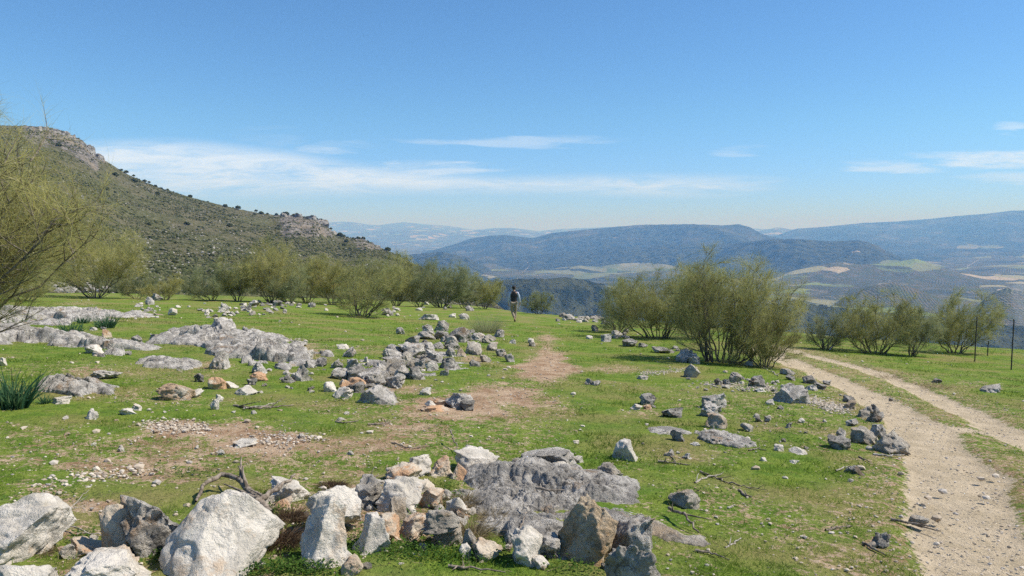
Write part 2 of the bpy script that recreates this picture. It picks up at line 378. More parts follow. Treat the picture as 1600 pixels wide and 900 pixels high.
# (depth, front width, back width, [(px, skyline py) ...], side fade in px, rough, wood)
RIDGES = [
    (31000, 6000, 6000, [(380, 352), (470, 350), (520, 347), (545, 346), (570, 350), (592, 352), (612, 349), (632, 347), (660, 350), (700, 353), (742, 359), (775, 356), (800, 356), (842, 361), (870, 358), (920, 356), (960, 354), (1010, 351), (1100, 356), (1180, 357), (1240, 360), (1320, 364), (1500, 366), (1900, 362)], .3, .3),
    (23000, 4200, 4000, [(380, 372), (520, 368), (585, 361), (650, 358), (700, 363), (745, 361), (790, 357), (830, 362), (880, 368), (1000, 380), (1130, 380), (1180, 362), (1215, 355), (1260, 362), (1400, 372), (1900, 380)], .5, .35),
    (15500, 4200, 4000, [(600, 430), (1150, 402), (1200, 372), (1245, 357), (1280, 355), (1310, 352), (1350, 348), (1400, 346), (1450, 342), (1500, 337), (1550, 333), (1580, 329), (1620, 328), (1750, 324), (1950, 335)], .5, .6),
    (11000, 2600, 2200, [(560, 430), (640, 404), (680, 390), (705, 383), (735, 373), (765, 368), (790, 367), (815, 370), (832, 372), (862, 364), (900, 360), (945, 356), (1000, 351), (1080, 350), (1130, 352), (1155, 350), (1172, 355), (1192, 366), (1230, 375), (1290, 392), (1400, 425)], .7, .62),
    (8300, 1400, 1300, [(690, 440), (740, 421), (790, 405), (850, 397), (900, 392), (950, 387), (1000, 386), (1060, 382), (1110, 382), (1170, 378), (1230, 390), (1300, 420)], .8, .85),
    (7000, 1200, 1500, [(1090, 400), (1150, 380), (1200, 374), (1240, 373), (1300, 377), (1340, 375), (1366, 381), (1385, 392), (1402, 400), (1440, 412), (1500, 425)], .6, .8),
    (6300, 800, 1400, [(540, 416), (600, 402), (650, 397), (690, 393), (730, 402), (760, 420), (800, 440)], .5, .85),
    (9500, 700, 700, [(1290, 408), (1390, 398), (1450, 394), (1500, 400), (1560, 404), (1650, 400)], .6, .7),
    (5300, 650, 700, [(1190, 440), (1235, 424), (1310, 409), (1345, 413), (1385, 412), (1430, 404), (1480, 420), (1540, 430), (1640, 428)], .5, .25),
    (4200, 420, 500, [(1180, 470), (1230, 452), (1290, 450), (1340, 455), (1420, 460), (1520, 448), (1620, 440)], .6, .3),
    (3300, 300, 320, [(1270, 490), (1330, 458), (1365, 446), (1396, 441), (1430, 450), (1480, 470), (1540, 500)], .35, .1),
    (2900, 260, 320, [(1500, 490), (1540, 460), (1572, 450), (1600, 455), (1680, 480)], .35, .1),
    (2500, 420, 400, [(700, 450), (760, 439), (810, 436), (850, 436), (880, 433), (915, 437), (945, 446), (1000, 470), (1060, 500)], .9, .95),
    (2000, 350, 350, [(800, 520), (1000, 500), (1120, 478), (1250, 474), (1350, 486), (1450, 500), (1700, 520)], .8, .9),
]
def valley_height(x, y):
    u = x / np.maximum(y, 1)
    z = FLOOR + 110 * (fbm2(x / 1100, y / 1500, 6, 71) - .5) * sstep(y, 600, 2500) + 70 * (ridge2(x / 3200, y / 3200, 5, 77) - .6) * sstep(y, 3000, 7000)
    wood = np.full(x.shape, .40)
    for i, (D, wf, wb, pts, rough, wd) in enumerate(RIDGES):
        wob = (fbm2(x / (D * .12), np.zeros_like(x) + i, 3, 90 + i) - .5) * wf * .8
        yc = D + wob
        hc = CAM[2] + sky_interp(pts, u) * yc
        uu = np.array([ray(a, b)[0] for a, b in pts]); side = sstep(u, uu[0] - .02, uu[0] + .05) * sstep(u, uu[-1] + .02, uu[-1] - .05)
        t = np.where(y < yc, (yc - y) / wf, (y - yc) / wb)
        prof = np.exp(-np.abs(t) ** 1.5 * 1.1)
        spur = ridge2(x / (D * .045) + 13 * i, y / (D * .09), 6, 130 + i * 5)
        amp = np.minimum(np.maximum(hc - FLOOR, 0) * .7, 420)
        cand = FLOOR + (hc - FLOOR) * prof * side - 1.35 * rough * amp * (1 - spur) * np.clip(t * 1.6, 0, 1) * np.exp(-np.maximum(t - .6, 0)) * side * (y < yc)
        up_ = cand > z; z = np.maximum(z, cand)
        wood = np.where(up_ & (prof > .12), wd, wood)
    # the slope that leads down from the pasture's edge
    drop = -.075 * 45 - .046 * x - .33 * np.maximum(y - 40, 0)
    drop = drop + 22 * (ridge2(x / 130, y / 130, 5, 201) - .55) * sstep(y, 140, 420)
    up_ = drop > z; z = np.maximum(z, drop); wood = np.where(up_, .8, wood)
    return z, wood
def build_valley():
    nu = 900; yy = np.exp(np.linspace(math.log(96), math.log(35000), 620)); uu = np.linspace(-1.0, 1.0, nu)
    Y = np.repeat(yy[:, None], nu, 1); X = uu[None, :] * Y
    Z, wd = valley_height(X, Y)
    fx = lambda cx, cy_, rx, ry: sstep(np.sqrt(((X / Y - px_u(cx)) * F / rx) ** 2 + (((365 - (Z - 1.6) / Y * F) - 365 + 0 - cy_ + 365 - 0 - 365) / ry) ** 2), 1.2, .6)
    PY = 365 - (Z - 1.6) / Y * F
    def el(cx, cy_, rx, ry, y0=0, y1=1e9): return sstep(np.hypot((X / Y - px_u(cx)) * F / rx, (PY - cy_) / ry), 1.15, .7) * ((Y > y0) & (Y < y1))
    field = np.zeros_like(Z)
    for a in [(905, 425, 62, 11, 3500, 8200), (1000, 418, 60, 7, 3500, 8200), (850, 432, 40, 4, 3500, 8200), (1425, 417, 55, 8), (1390, 410, 20, 5), (1250, 432, 25, 3), (1530, 385, 40, 4), (1310, 447, 30, 3)]: field = np.maximum(field, .50 * el(*a))
    ch = np.zeros_like(Z)
    for a in [(1397, 444, 34, 3.5), (1580, 453, 24, 4), (1325, 412, 12, 3), (1497, 421, 12, 1.6), (735, 395, 9, 2), (790, 391, 8, 1.5), (1335, 393, 14, 2),
              (965, 371, 10, 2), (1400, 391, 8, 1.2), (1515, 373, 9, .9), (1560, 387, 10, 1), (1230, 446, 20, 1)]: ch = np.maximum(ch, .46 * el(*a))
    # a pale farm road winding over the floor
    u = X / Y
    for (a, b, c, d_) in [((808, 437), (817, 425), (828, 415), (822, 408)), ((1500, 440), (1515, 428), (1512, 416), (1530, 405))]:
        pp = np.array([a, b, c, d_], float)
        dd = dist_poly(u * F + 800, PY * 1.0, pp); ch = np.maximum(ch, .55 * sstep(dd, 1.3, .5))
    o = npmesh('valley_terrain', np.stack([X, Y, Z], -1).reshape(-1, 3), grid_quads(len(yy), nu), mat=M_VALLEY,
               attrs={'wood': wd.ravel(), 'field': field.ravel(), 'chalk': ch.ravel()})
    tag(o, kind='structure')
build_valley()

# ------------------------------------------------------------------ the scrub-covered mountain on the left
MSKY = [(-500, 240), (-300, 205), (-100, 196), (0, 195), (40, 196), (70, 198), (95, 203), (130, 220), (145, 236), (160, 248), (200, 273), (250, 294), (300, 309), (350, 321), (400, 331), (430, 336), (452, 336), (490, 340), (507, 350), (525, 366), (545, 371), (570, 374), (590, 385), (610, 393), (640, 410), (700, 438), (770, 470), (900, 560)]
_mc = [(-500, 620), (0, 640), (200, 720), (430, 800), (525, 780), (640, 600), (760, 420), (900, 260)]
def mount_crest(u): return np.interp(u, [px_u(a) for a, _ in _mc], [b for _, b in _mc])
def mount_height(x, y):
    u = x / y; yc = mount_crest(u); ec = sky_interp(MSKY, u); y0 = 70.0
    t = np.log(np.maximum(y, 1) / y0) / np.log(yc / y0)
    s = np.clip(t, 0, 1); s = s ** 1.25 * (1 - .12 * np.sin(s * PI))
    e0 = -.099 - .35 * sstep(u, -.12, -.02)
    e = e0 + (ec - e0) * s
    z = 1.6 + e * y
    z = np.where(y > yc, 1.6 + ec * yc - .35 * (y - yc), z)
    k = sstep(t, .25, .6) * sstep(t, 1.02, .93)
    z = z + k * (9 * (ridge2(x / 70, y / 110, 5, 301) - .6) + 2.2 * (fbm2(x / 12, y / 12, 3, 305) - .5))
    PX = 800 + u * F; PY = 365 - (z - 1.6) / y * F
    r1 = sstep(PX, 30, 55) * sstep(PX, 175, 150) * sstep(PY - np.interp(PX, [40, 100, 165], [196, 205, 248]), 42, 18)
    r2 = sstep(PX, 428, 448) * sstep(PX, 532, 515) * sstep(PY - 366, 10, 2)
    r3 = sstep(PX, 545, 560) * sstep(PX, 605, 590) * sstep(PY, 396, 388) * .8
    r4 = .62 * sstep(np.hypot((PX - 262) / 50, (PY - 440) / 26), 1.2, .4)
    rock = .72 * np.maximum(np.maximum(r1, r2), np.maximum(r3, r4)) * (t > .2)
    z = z + np.maximum(r1, r2) * k.clip(0, 1) * 5 * (ridge2(x / 14, y / 30, 4, 311) - .5)
    return z, rock
def build_mountain():
    nu = 760; yy = np.exp(np.linspace(math.log(72), math.log(1250), 520)); uu = np.linspace(-1.1, .10, nu)
    Y = np.repeat(yy[:, None], nu, 1); X = uu[None, :] * Y
    Z, rk = mount_height(X, Y)
    o = npmesh('mountain_slope', np.stack([X, Y, Z], -1).reshape(-1, 3), grid_quads(len(yy), nu), mat=M_MOUNT, attrs={'rock': rk.ravel()})
    tag(o, kind='structure')
build_mountain()

# ------------------------------------------------------------------ air
def build_haze():
    m = bpy.data.materials.new('haze'); m.use_nodes = True; T = NT(m.node_tree)
    v = T.n('ShaderNodeVolumePrincipled', {'Color': (.20, .48, 1.0), 'Absorption Color': (1, 1, 1), 'Density': HAZE, 'Anisotropy': .0})
    o_ = T.n('ShaderNodeOutputMaterial'); T.nt.links.new(v.outputs[0], o_.inputs['Volume'])
    x, y0, y1, z0, z1 = 36000, -1500, 36000, -900, 640
    V = [(sx * x, y, z) for z in (z0, z1) for y in (y0, y1) for sx in (-1, 1)]
    Q = [(0, 2, 3, 1), (4, 5, 7, 6), (0, 1, 5, 4), (2, 6, 7, 3), (0, 4, 6, 2), (1, 3, 7, 5)]
    o = npmesh('haze', V, Q, mat=m, smooth=False); tag(o, kind='stuff')
    o.visible_shadow = True
HAZE = 1.02e-4
build_haze()
# ------------------------------------------------------------------ rocks
def rock_mat(name, pale, grey, dark, orange, o_amt, d_amt, bump=.5, sc=1.0):
    m, T = new_mat(name)
    P = T.n('ShaderNodeTexCoord').outputs['Object']
    oi = T.n('ShaderNodeObjectInfo').outputs['Random']
    P = T.n('ShaderNodeVectorMath', {0: P, 1: T.n('ShaderNodeCombineXYZ', {0: T.m('MULTIPLY', oi, 50), 1: T.m('MULTIPLY', oi, 91)}).outputs[0]}, operation='ADD').outputs[0]
    a = T.noise(P, 5 * sc, 5, .65); b = T.noise(P, 17 * sc, 6, .72, .4); c_ = T.noise(P, 75 * sc, 4, .78); d = T.noise(P, 2.6 * sc, 3, .5)
    vp = T.ss(T.vor(P, 42 * sc), .12, .34)
    up_ = T.n('ShaderNodeSeparateXYZ', {0: T.n('ShaderNodeNewGeometry').outputs['Normal']}).outputs[2]
    c = T.mix(T.ss(a, .43, .57), pale, grey)
    c = T.mix(T.ss(T.m('ADD', d, T.m('MULTIPLY', T.m('SUBTRACT', b, .5), .5)), .62 - o_amt * .4, .74 - o_amt * .4), c, orange)
    lich = T.m('ADD', T.m('MULTIPLY', b, .6), T.m('MULTIPLY', c_, .4))
    c = T.mix(T.m('MULTIPLY', T.ss(lich, .40 + d_amt * .2, .33 + d_amt * .2), .85), c, dark)
    c = T.mix(T.m('MULTIPLY', T.ss(T.m('ADD', T.noise(P, 8 * sc, 4, .6, .8), T.m('MULTIPLY', T.m('SUBTRACT', c_, .5), .5)), .44, .37), max(.15, .42 + d_amt)), c, tuple(v * 1.6 for v in dark))
    c = T.mix(T.m('MULTIPLY', T.ss(c_, .62, .75), .5), c, pale)
    h = T.m('ADD', T.m('MULTIPLY', b, 1.3), T.m('ADD', T.m('MULTIPLY', c_, .6), T.m('MULTIPLY', vp, .10)))
    finish(T, c, .92, h, min(1, bump * 1.4), .045 / sc, .12); return m
RM = {
    'W': rock_mat('limestone_white', (.72, .66, .57), (.56, .51, .43), (.13, .125, .115), (.58, .46, .34), .12, -.04, .5),
    'G': rock_mat('limestone_grey', (.66, .61, .54), (.42, .385, .335), (.050, .050, .047), (.44, .32, .22), .03, .22, .9),
    'T': rock_mat('limestone_tan', (.58, .52, .43), (.40, .355, .295), (.08, .07, .055), (.46, .36, .25), .12, .05, .7),
    'O': rock_mat('limestone_orange', (.62, .55, .45), (.50, .41, .30), (.12, .10, .08), (.54, .39, .26), .34, -.05, .7),
    'D': rock_mat('limestone_dark', (.48, .445, .39), (.26, .24, .21), (.035, .034, .032), (.22, .16, .11), .10, .35, .9),
    'C': rock_mat('limestone_cream', (.64, .55, .43), (.52, .42, .31), (.18, .14, .10), (.55, .34, .20), .38, -.12, .5),
}
RM['P'] = rock_mat('limestone_ochre', (.66, .54, .39), (.56, .42, .27), (.10, .08, .06), (.60, .38, .19), .45, .02, .9)
RM['K'] = rock_mat('bedrock_grey', (.60, .56, .50), (.36, .335, .30), (.055, .054, .050), (.36, .27, .19), .04, .30, .9)
_ico = {}
def ico(n):
    if n in _ico: return _ico[n]
    import bmesh
    bm = bmesh.new(); bmesh.ops.create_icosphere(bm, subdivisions=n, radius=1)
    V = np.array([v.co[:] for v in bm.verts]); Fc = np.array([[v.index for v in f.verts] for f in bm.faces]); bm.free()
    _ico[n] = (V / np.linalg.norm(V, axis=1)[:, None], Fc); return _ico[n]
def rock_shape(seed, n=4, cuts=9, rough=1.0, pit=0.0, taper=.03, lean=0.0, size=1.0):
    """unit rock; size is its real width in metres so that the grain keeps its real scale"""
    V, Fc = ico(n); r = np.random.RandomState(seed); p = V.copy()
    for _ in range(cuts):
        nrm = r.normal(size=3); nrm /= np.linalg.norm(nrm); c = r.uniform(.44, .80)
        d = p @ nrm - c; p = p - np.outer(np.maximum(d, 0) * .97, nrm)
    o = r.uniform(0, 60, 3)
    p = p * (1 + .22 * fbm3(p * 1.15 + o, 3, seed))[:, None]
    if n >= 3: p = p * (1 + .15 * rough * fbm3(p * 3.2 + o, 3, seed + 1) - .16 * rough * np.clip(np.abs(fbm3(p * 1.9 + o + 9, 2, seed + 8)) * -5 + .35, 0, 1))[:, None]
    k = max(size, .12)
    if n >= 5:
        q = p * k * .5
        p = p * (1 + (.060 * rough / k) * fbm3(q * 19 + o, 5, seed + 2, .62))[:, None]
    if pit > 0 and n >= 4:
        q = p * k * .5; wv = worley3(q * 13 + o, seed); w2 = worley3(q * 30 + o, seed + 5)
        p = p * (1 - (.055 * pit / k) * np.clip(.62 - wv, 0, 1) * 1.6 - (.022 * pit / k) * np.clip(.6 - w2, 0, 1) * 1.6)[:, None]
    z = p[:, 2]; s = 1 - taper * z; p[:, 0] = p[:, 0] * s + lean * z * .5; p[:, 1] *= s
    lo, hi = p.min(0), p.max(0); p = (p - (lo + hi) / 2) / ((hi - lo) / 2); zz = np.clip(-p[:, 2] + .15, 0, .86); k2 = 1 + .62 * (1 / np.sqrt(1 - zz ** 2) - 1); z3 = np.clip(p[:, 2] - .1, 0, .9); k2 = k2 * (1 + .40 * (1 / np.sqrt(1 - z3 ** 2 * .9) - 1)); p[:, 0] *= k2; p[:, 1] *= k2
    lo, hi = np.percentile(p, 2.5, 0), np.percentile(p, 97.5, 0); lo[2], hi[2] = p[:, 2].min(), p[:, 2].max(); return (p - (lo + hi) / 2) / ((hi - lo) / 2), Fc
used_spots = []
def place_rock(x0, x1, y0, y1, typ='G', label=None, seed=None, name='boulder', cat='rock', group=None, dep=1.0, sink=.28, gy=None, n=None, cuts=9, rough=1., pit=None, taper=.03, lean=0., yaw=None):
    cx = (x0 + x1) / 2; seed = seed if seed is not None else int(cx * 7 + y1 * 13) % 99991
    g = at(cx, gy or y1); d = g[1]; mpp = d / F
    w = (x1 - x0) * mpp; lift = ((gy or y1) - y1) * mpp
    sin_ = min(.6, (y1 - 365) / F); D = w * dep
    app = (y1 - y0) * mpp
    h = max(.34 * app, app - .38 * D * sin_, .14 * w) / math.sqrt(1 - sin_ * sin_)
    if n is None: n = 4 if (x1 - x0) < 40 else 5 if (x1 - x0) < 88 else 6
    if pit is None: pit = {'G': 1.2, 'D': .9, 'W': .55, 'T': .6, 'O': .5, 'C': .3, 'P': 1.0}[typ]
    if x1 - x0 < 48: rough *= 1.7; pit *= 1.3
    else: rough *= 1.35
    V, Fc = rock_shape(seed, n, cuts, rough, pit, taper, lean, w)
    H = h / (1 - sink)
    V = V * np.array([w / 2, D / 2, H / 2])
    # cut away what would be deep underground, keep it closed
    V[:, 2] = np.maximum(V[:, 2], -H * .5)
    dy = D * .42
    X_, Y_ = g[0] * (d + dy) / d, d + dy
    zg = float(G(X_, Y_)) if gy is None else g[2] - (.075) * dy
    loc = (X_, Y_, zg + H * (.5 - sink) + lift)
    if loc[1] > .5: used_spots.append((X_, Y_, w * .5, D * .5))
    o = npmesh(name, V, None, Fc, RM[typ], smooth=(n >= 5), loc=loc)
    if n == 4:
        o.data.polygons.foreach_set('use_smooth', np.ones(len(Fc), bool))
        try: o.data.set_sharp_from_angle(angle=math.radians(38))
        except Exception: pass
    tag(o, label, cat, group); return o

R = place_rock
# --- boulders along the bottom of the picture
R(-62, 92, 776, 888, 'W', 'big grey boulder with orange underside at the left edge of the ground', seed=11, n=6, dep=1.1, lean=-.15, cuts=7)
R(8, 88, 878, 935, 'W', 'pale rock below the big grey boulder in the bottom left corner', seed=12, n=5)
R(196, 292, 766, 872, 'G', 'tall mottled grey boulder leaning on the big white triangular one', seed=213, n=6, dep=1.0, taper=.12, cuts=8)
R(152, 212, 792, 870, 'C', 'flat pinkish slab standing against the tall mottled grey boulder', seed=14, n=5, dep=.6, lean=.25, cuts=14)
R(108, 162, 838, 868, 'C', 'small cream stone left of the pinkish standing slab', seed=15, n=5)
R(118, 244, 862, 925, 'W', 'low grey and white rock cut by the bottom edge in front of the pinkish slab', seed=16, n=6, pit=.7)
R(244, 428, 768, 912, 'W', 'largest white boulder, triangular with a rounded peak', seed=23, n=6, dep=1.2, taper=.52, lean=-.16, cuts=6, pit=.12, rough=.7)
R(463, 556, 783, 890, 'W', 'tall off-white boulder with a knobbly face beside the dry roots', seed=418, n=6, dep=.9, taper=.08, pit=.6)
R(486, 562, 756, 818, 'W', 'off-white rock right behind the tall knobbly boulder', seed=19, n=5, gy=838)
R(424, 480, 747, 784, 'W', 'pale angular rock just left of the dry brushwood pile', seed=20, n=5, cuts=14)
R(402, 428, 774, 794, 'W', 'small pale stone left of the pale angular rock', seed=21, n=4, cat='stone', name='stone')
R(424, 458, 776, 797, 'C', 'small cream stone in front of the pale angular rock', seed=22, n=4, cat='stone', name='stone')
R(538, 603, 740, 793, 'G', 'dark mottled grey boulder beside the black and white pitted one', seed=24, n=5, pit=1.5)
R(593, 660, 746, 802, 'W', 'white boulder with black pits and lichen', seed=25, n=5, pit=1.3)
R(550, 612, 803, 866, 'W', 'chalky white rock just right of the tall knobbly boulder', seed=26, n=5, pit=.4)
R(576, 626, 801, 838, 'C', 'cream rock with a dark crack behind the chalky white rock', seed=27, n=5, gy=850)
R(623, 672, 804, 842, 'C', 'flat-topped cream stone left of the orange rock', seed=28, n=5, cuts=14, lean=.3)
R(603, 636, 778, 816, 'O', 'pinkish orange stone under the white pitted boulder', seed=29, n=4)
R(666, 724, 808, 856, 'O', 'bright orange rock under a grey slab', seed=30, n=5, cuts=12)
R(662, 716, 793, 824, 'T', 'grey-cream slab lying on top of the bright orange rock', seed=231, n=5, gy=858, cuts=9, dep=.8)
R(698, 730, 773, 808, 'W', 'small upright white stone at the edge of the bedrock dome', seed=32, n=4)
R(719, 744, 826, 860, 'T', 'upright oval stone right of the bright orange rock', seed=33, n=4, dep=.6)
R(733, 784, 841, 876, 'C', 'low cream rock below the bedrock dome', seed=34, n=5)
R(718, 738, 852, 872, 'W', 'small pale stone at the foot of the upright oval stone', seed=35, n=4, cat='stone', name='stone')
R(605, 655, 726, 755, 'C', 'cream boulder at the left end of the upper row', seed=36, n=5)
R(630, 673, 709, 746, 'W', 'white pitted boulder second from the left in the upper row', seed=37, n=5, pit=.9)
R(668, 708, 713, 746, 'C', 'cream and orange block in the middle of the upper row', seed=38, n=5, cuts=14)
R(700, 733, 722, 750, 'C', 'rounded cream stone right of the cream and orange block', seed=39, n=4)
R(713, 778, 700, 739, 'W', 'large pinkish white boulder at the right end of the upper row', seed=40, n=5)
R(732, 755, 724, 742, 'W', 'small white stone in front of the pinkish white boulder', seed=41, n=4, cat='stone', name='stone')
R(658, 683, 750, 770, 'C', 'small cream stone in the grass below the upper row', seed=42, n=4, cat='stone', name='stone')
R(656, 692, 763, 794, 'C', 'pinkish knobbly stone between the pitted boulder and the dome', seed=43, n=4)
R(812, 898, 696, 728, 'G', 'long grey slab with a dark undercut face behind the bedrock dome', seed=44, n=5, lean=.2, cuts=12)
R(862, 888, 720, 733, 'W', 'small white stone under the right end of the long grey slab', seed=45, n=4, cat='stone', name='stone')
R(897, 912, 712, 724, 'W', 'tiny pale stone right of the long grey slab', seed=46, n=3, cat='stone', name='stone')
R(953, 1001, 684, 719, 'W', 'smooth light grey boulder alone in the grass with a dark shadow', seed=47, n=5, pit=.1, rough=.6, taper=.05)
R(935, 970, 723, 748, 'T', 'brownish grey stone at the upper right edge of the bedrock dome', seed=48, n=4, pit=.8)
R(1047, 1091, 763, 795, 'T', 'cream topped grey rock alone on the grass right of the dome', seed=49, n=4)
R(870, 963, 773, 880, 'P', 'tallest tan boulder with an orange pitted flank at the lower end of the dome', seed=50, n=6, dep=1.0, taper=.34, lean=.1, pit=1.3)
R(955, 1024, 800, 880, 'G', 'grey-white boulder touching the tan pitted boulder on its right', seed=51, n=5, pit=.5, gy=872)
R(946, 1030, 846, 935, 'G', 'leaning slab with a dark left face at the bottom edge', seed=252, n=6, taper=.1, dep=.9, lean=-.3, cuts=14)
R(798, 848, 826, 884, 'W', 'pale grey rock left of the tan pitted boulder', seed=53, n=5)
R(826, 876, 832, 874, 'G', 'rounded grey rock shaded by the tan pitted boulder', seed=54, n=5)
R(830, 858, 870, 888, 'W', 'small white stone in front of the shaded grey rock', seed=55, n=4, cat='stone', name='stone')
R(535, 567, 868, 899, 'C', 'pinkish stone at the foot of the tall knobbly boulder', seed=56, n=4)
R(96, 124, 850, 872, 'T', 'small tan stone between the big grey boulder and the cream stone', seed=57, n=4, cat='stone', name='stone')
R(868, 884, 846, 862, 'W', 'tiny white stone in the shade left of the tan pitted boulder', seed=58, n=3, cat='stone', name='stone')

# --- middle ground, right of the path: (x0, x1, y0, y1, type, label)
MID = [
 (1070, 1093, 568, 590, 'T', 'pointed tan rock nearest the shadow of the large broom'),
 (1115, 1129, 590, 602, 'D', 'small dark block right of the pointed tan rock'),
 (1129, 1144, 591, 602, 'D', 'dark stone between the small dark block and the rounded brown rock'),
 (1139, 1158, 581, 598, 'T', 'rounded brown rock standing on pale gravel'),
 (1168, 1198, 585, 605, 'D', 'rugged dark rock between the rounded brown rock and the white-topped boulder'),
 (1220, 1242, 575, 586, 'T', 'upper of two stones at the foot of the large broom beside the track'),
 (1228, 1242, 585, 594, 'D', 'lower of two stones at the foot of the large broom beside the track'),
 (1208, 1260, 598, 630, 'G', 'black boulder with a white top at the head of the gravel strip'),
 (1096, 1133, 613, 638, 'G', 'rounded grey boulder behind the stacked pair'),
 (1094, 1127, 627, 652, 'G', 'pale grey upper rock of the stacked pair in mid grass'),
 (1100, 1136, 645, 670, 'O', 'tan orange lower rock of the stacked pair in mid grass'),
 (999, 1024, 614, 633, 'D', 'brown rugged stone at the upper left of the small rock group'),
 (1034, 1067, 635, 652, 'D', 'flat dark brown rock below the rugged stone'),
 (986, 1003, 631, 640, 'W', 'flat white stone in front of the brown rugged stone'),
 (1005, 1018, 632, 640, 'C', 'small cream stone right of the flat white stone'),
 (1158, 1176, 661, 674, 'T', 'lone round brown stone right of the stacked pair'),
 (1048, 1070, 671, 690, 'D', 'round dark stone at the end of the flat gravel outcrop'),
 (1103, 1128, 682, 693, 'G', 'flat grey stone against the long gravelly outcrop'),
 (1080, 1094, 690, 697, 'W', 'thin white stone lying left of the gravelly outcrop'),
 (1208, 1225, 694, 705, 'W', 'pale pointed stone in the grass near the fallen twigs'),
 (1233, 1259, 700, 710, 'W', 'flat white stone with a dark underside near the fallen twigs'),
 (1179, 1191, 648, 658, 'D', 'left one of two small black stones'),
 (1193, 1204, 649, 659, 'D', 'right one of two small black stones'),
 (1196, 1210, 623, 632, 'W', 'pale stone left of the white-topped black boulder'),
 (995, 1013, 586, 593, 'T', 'flat tan stone left of the pale gravel patch'),
 (1227, 1238, 660, 669, 'G', 'small grey stone below the white-topped black boulder'),
 (1247, 1257, 654, 660, 'W', 'tiny white stone below the gravel strip'),
 (1067, 1082, 707, 718, 'G', 'mossy grey stone near the dead branch'),
 (1037, 1054, 702, 713, 'G', 'grey stone right of the smooth light boulder'),
 (1254, 1278, 586, 599, 'D', 'dark flat block on the grass beside the left wheel track'),
 (1258, 1276, 599, 610, 'G', 'grey stone below the dark flat block'),
 (1274, 1292, 598, 608, 'D', 'low dark stone right of the grey stone'),
 (1286, 1298, 593, 601, 'G', 'small grey stone nearest the left wheel track'),
 (1318, 1334, 617, 629, 'D', 'dark stone at the upper end of the gravel strip'),
 (1316, 1336, 624, 639, 'T', 'rounded brown stone at the lower end of the gravel strip'),
 (1342, 1360, 640, 653, 'T', 'left stone of the huddle beside the wheel track'),
 (1348, 1364, 634, 645, 'T', 'tan middle stone of the huddle beside the wheel track'),
 (1357, 1372, 630, 643, 'D', 'dark upper stone of the huddle beside the wheel track'),
 (1354, 1379, 641, 659, 'D', 'largest and lowest stone of the huddle beside the wheel track'),
 (1321, 1340, 654, 666, 'G', 'low mossy stone below the huddle'),
 (1306, 1321, 668, 682, 'G', 'bluish grey stone behind the jagged dark rock'),
 (1294, 1325, 681, 702, 'D', 'jagged dark rock with pale edges'),
 (1330, 1363, 667, 693, 'T', 'dark brown rounded boulder left of the big tan one'),
 (1358, 1382, 662, 685, 'G', 'rounded grey boulder behind the big tan one'),
 (1369, 1418, 671, 708, 'T', 'big tan grey boulder at the edge of the wheel track'),
 (1360, 1374, 680, 690, 'C', 'small cream stone squeezed between the three boulders at the track'),
 (1324, 1346, 727, 740, 'D', 'small dark rock with a pale twig near the track'),
 (1366, 1391, 832, 856, 'D', 'dark round stone near the bottom right'),
 (1423, 1447, 806, 822, 'T', 'flat tan triangular stone on the edge of the track'),
 (1529, 1565, 599, 613, 'G', 'flat grey rock on the far side of the track near the fence posts'),
 (1455, 1470, 590, 598, 'D', 'brown stone in the rubble below the right broom bushes'),
 (1188, 1198, 714, 721, 'W', 'pale stone right of the gravelly outcrop tail'),
 (1233, 1250, 718, 724, 'W', 'pale chip right of the pale stone in the lower grass'),
 (914, 929, 590, 601, 'D', 'black stone alone right of the bare patch of the path'),
 (925, 938, 594, 602, 'D', 'low dark stone touching the lone black stone'),
 (1057, 1089, 545, 567, 'G', 'blue-grey boulder in the shade of the large broom'),
 (1076, 1094, 555, 569, 'G', 'smaller grey rock beside the shaded blue-grey boulder'),
 (939, 955, 521, 534, 'G', 'dark block at the shadow edge left of the broom bushes'),
 (924, 935, 507, 518, 'D', 'upright dark stone just past the rubble heap'),
 (973, 996, 530, 542, 'D', 'dark rock in the shade under the smaller broom'),
 (996, 1012, 534, 543, 'D', 'dark flat stone right of the dark rock under the smaller broom'),
 (956, 972, 515, 524, 'G', 'grey stone left of the smaller broom stems'),
 (1019, 1046, 540, 552, 'D', 'low dark rock deep in the shade between the two brooms'),
 (1165, 1177, 561, 572, 'W', 'round pale stone at the foot of the large broom'),
 (915, 926, 524, 530, 'W', 'flat pale stone left of the dark block'),
 (825, 835, 528, 536, 'W', 'upper pale stone of the pair on the path'),
 (826, 836, 534, 541, 'D', 'lower brown stone of the pair on the path'),
 (1128, 1140, 600, 607, 'W', 'flat pale chip below the dark stones on pale gravel'),
 (1180, 1196, 605, 612, 'W', 'thin pale slab under the rugged dark rock'),
]
for a in MID: R(*a[:5], a[5])

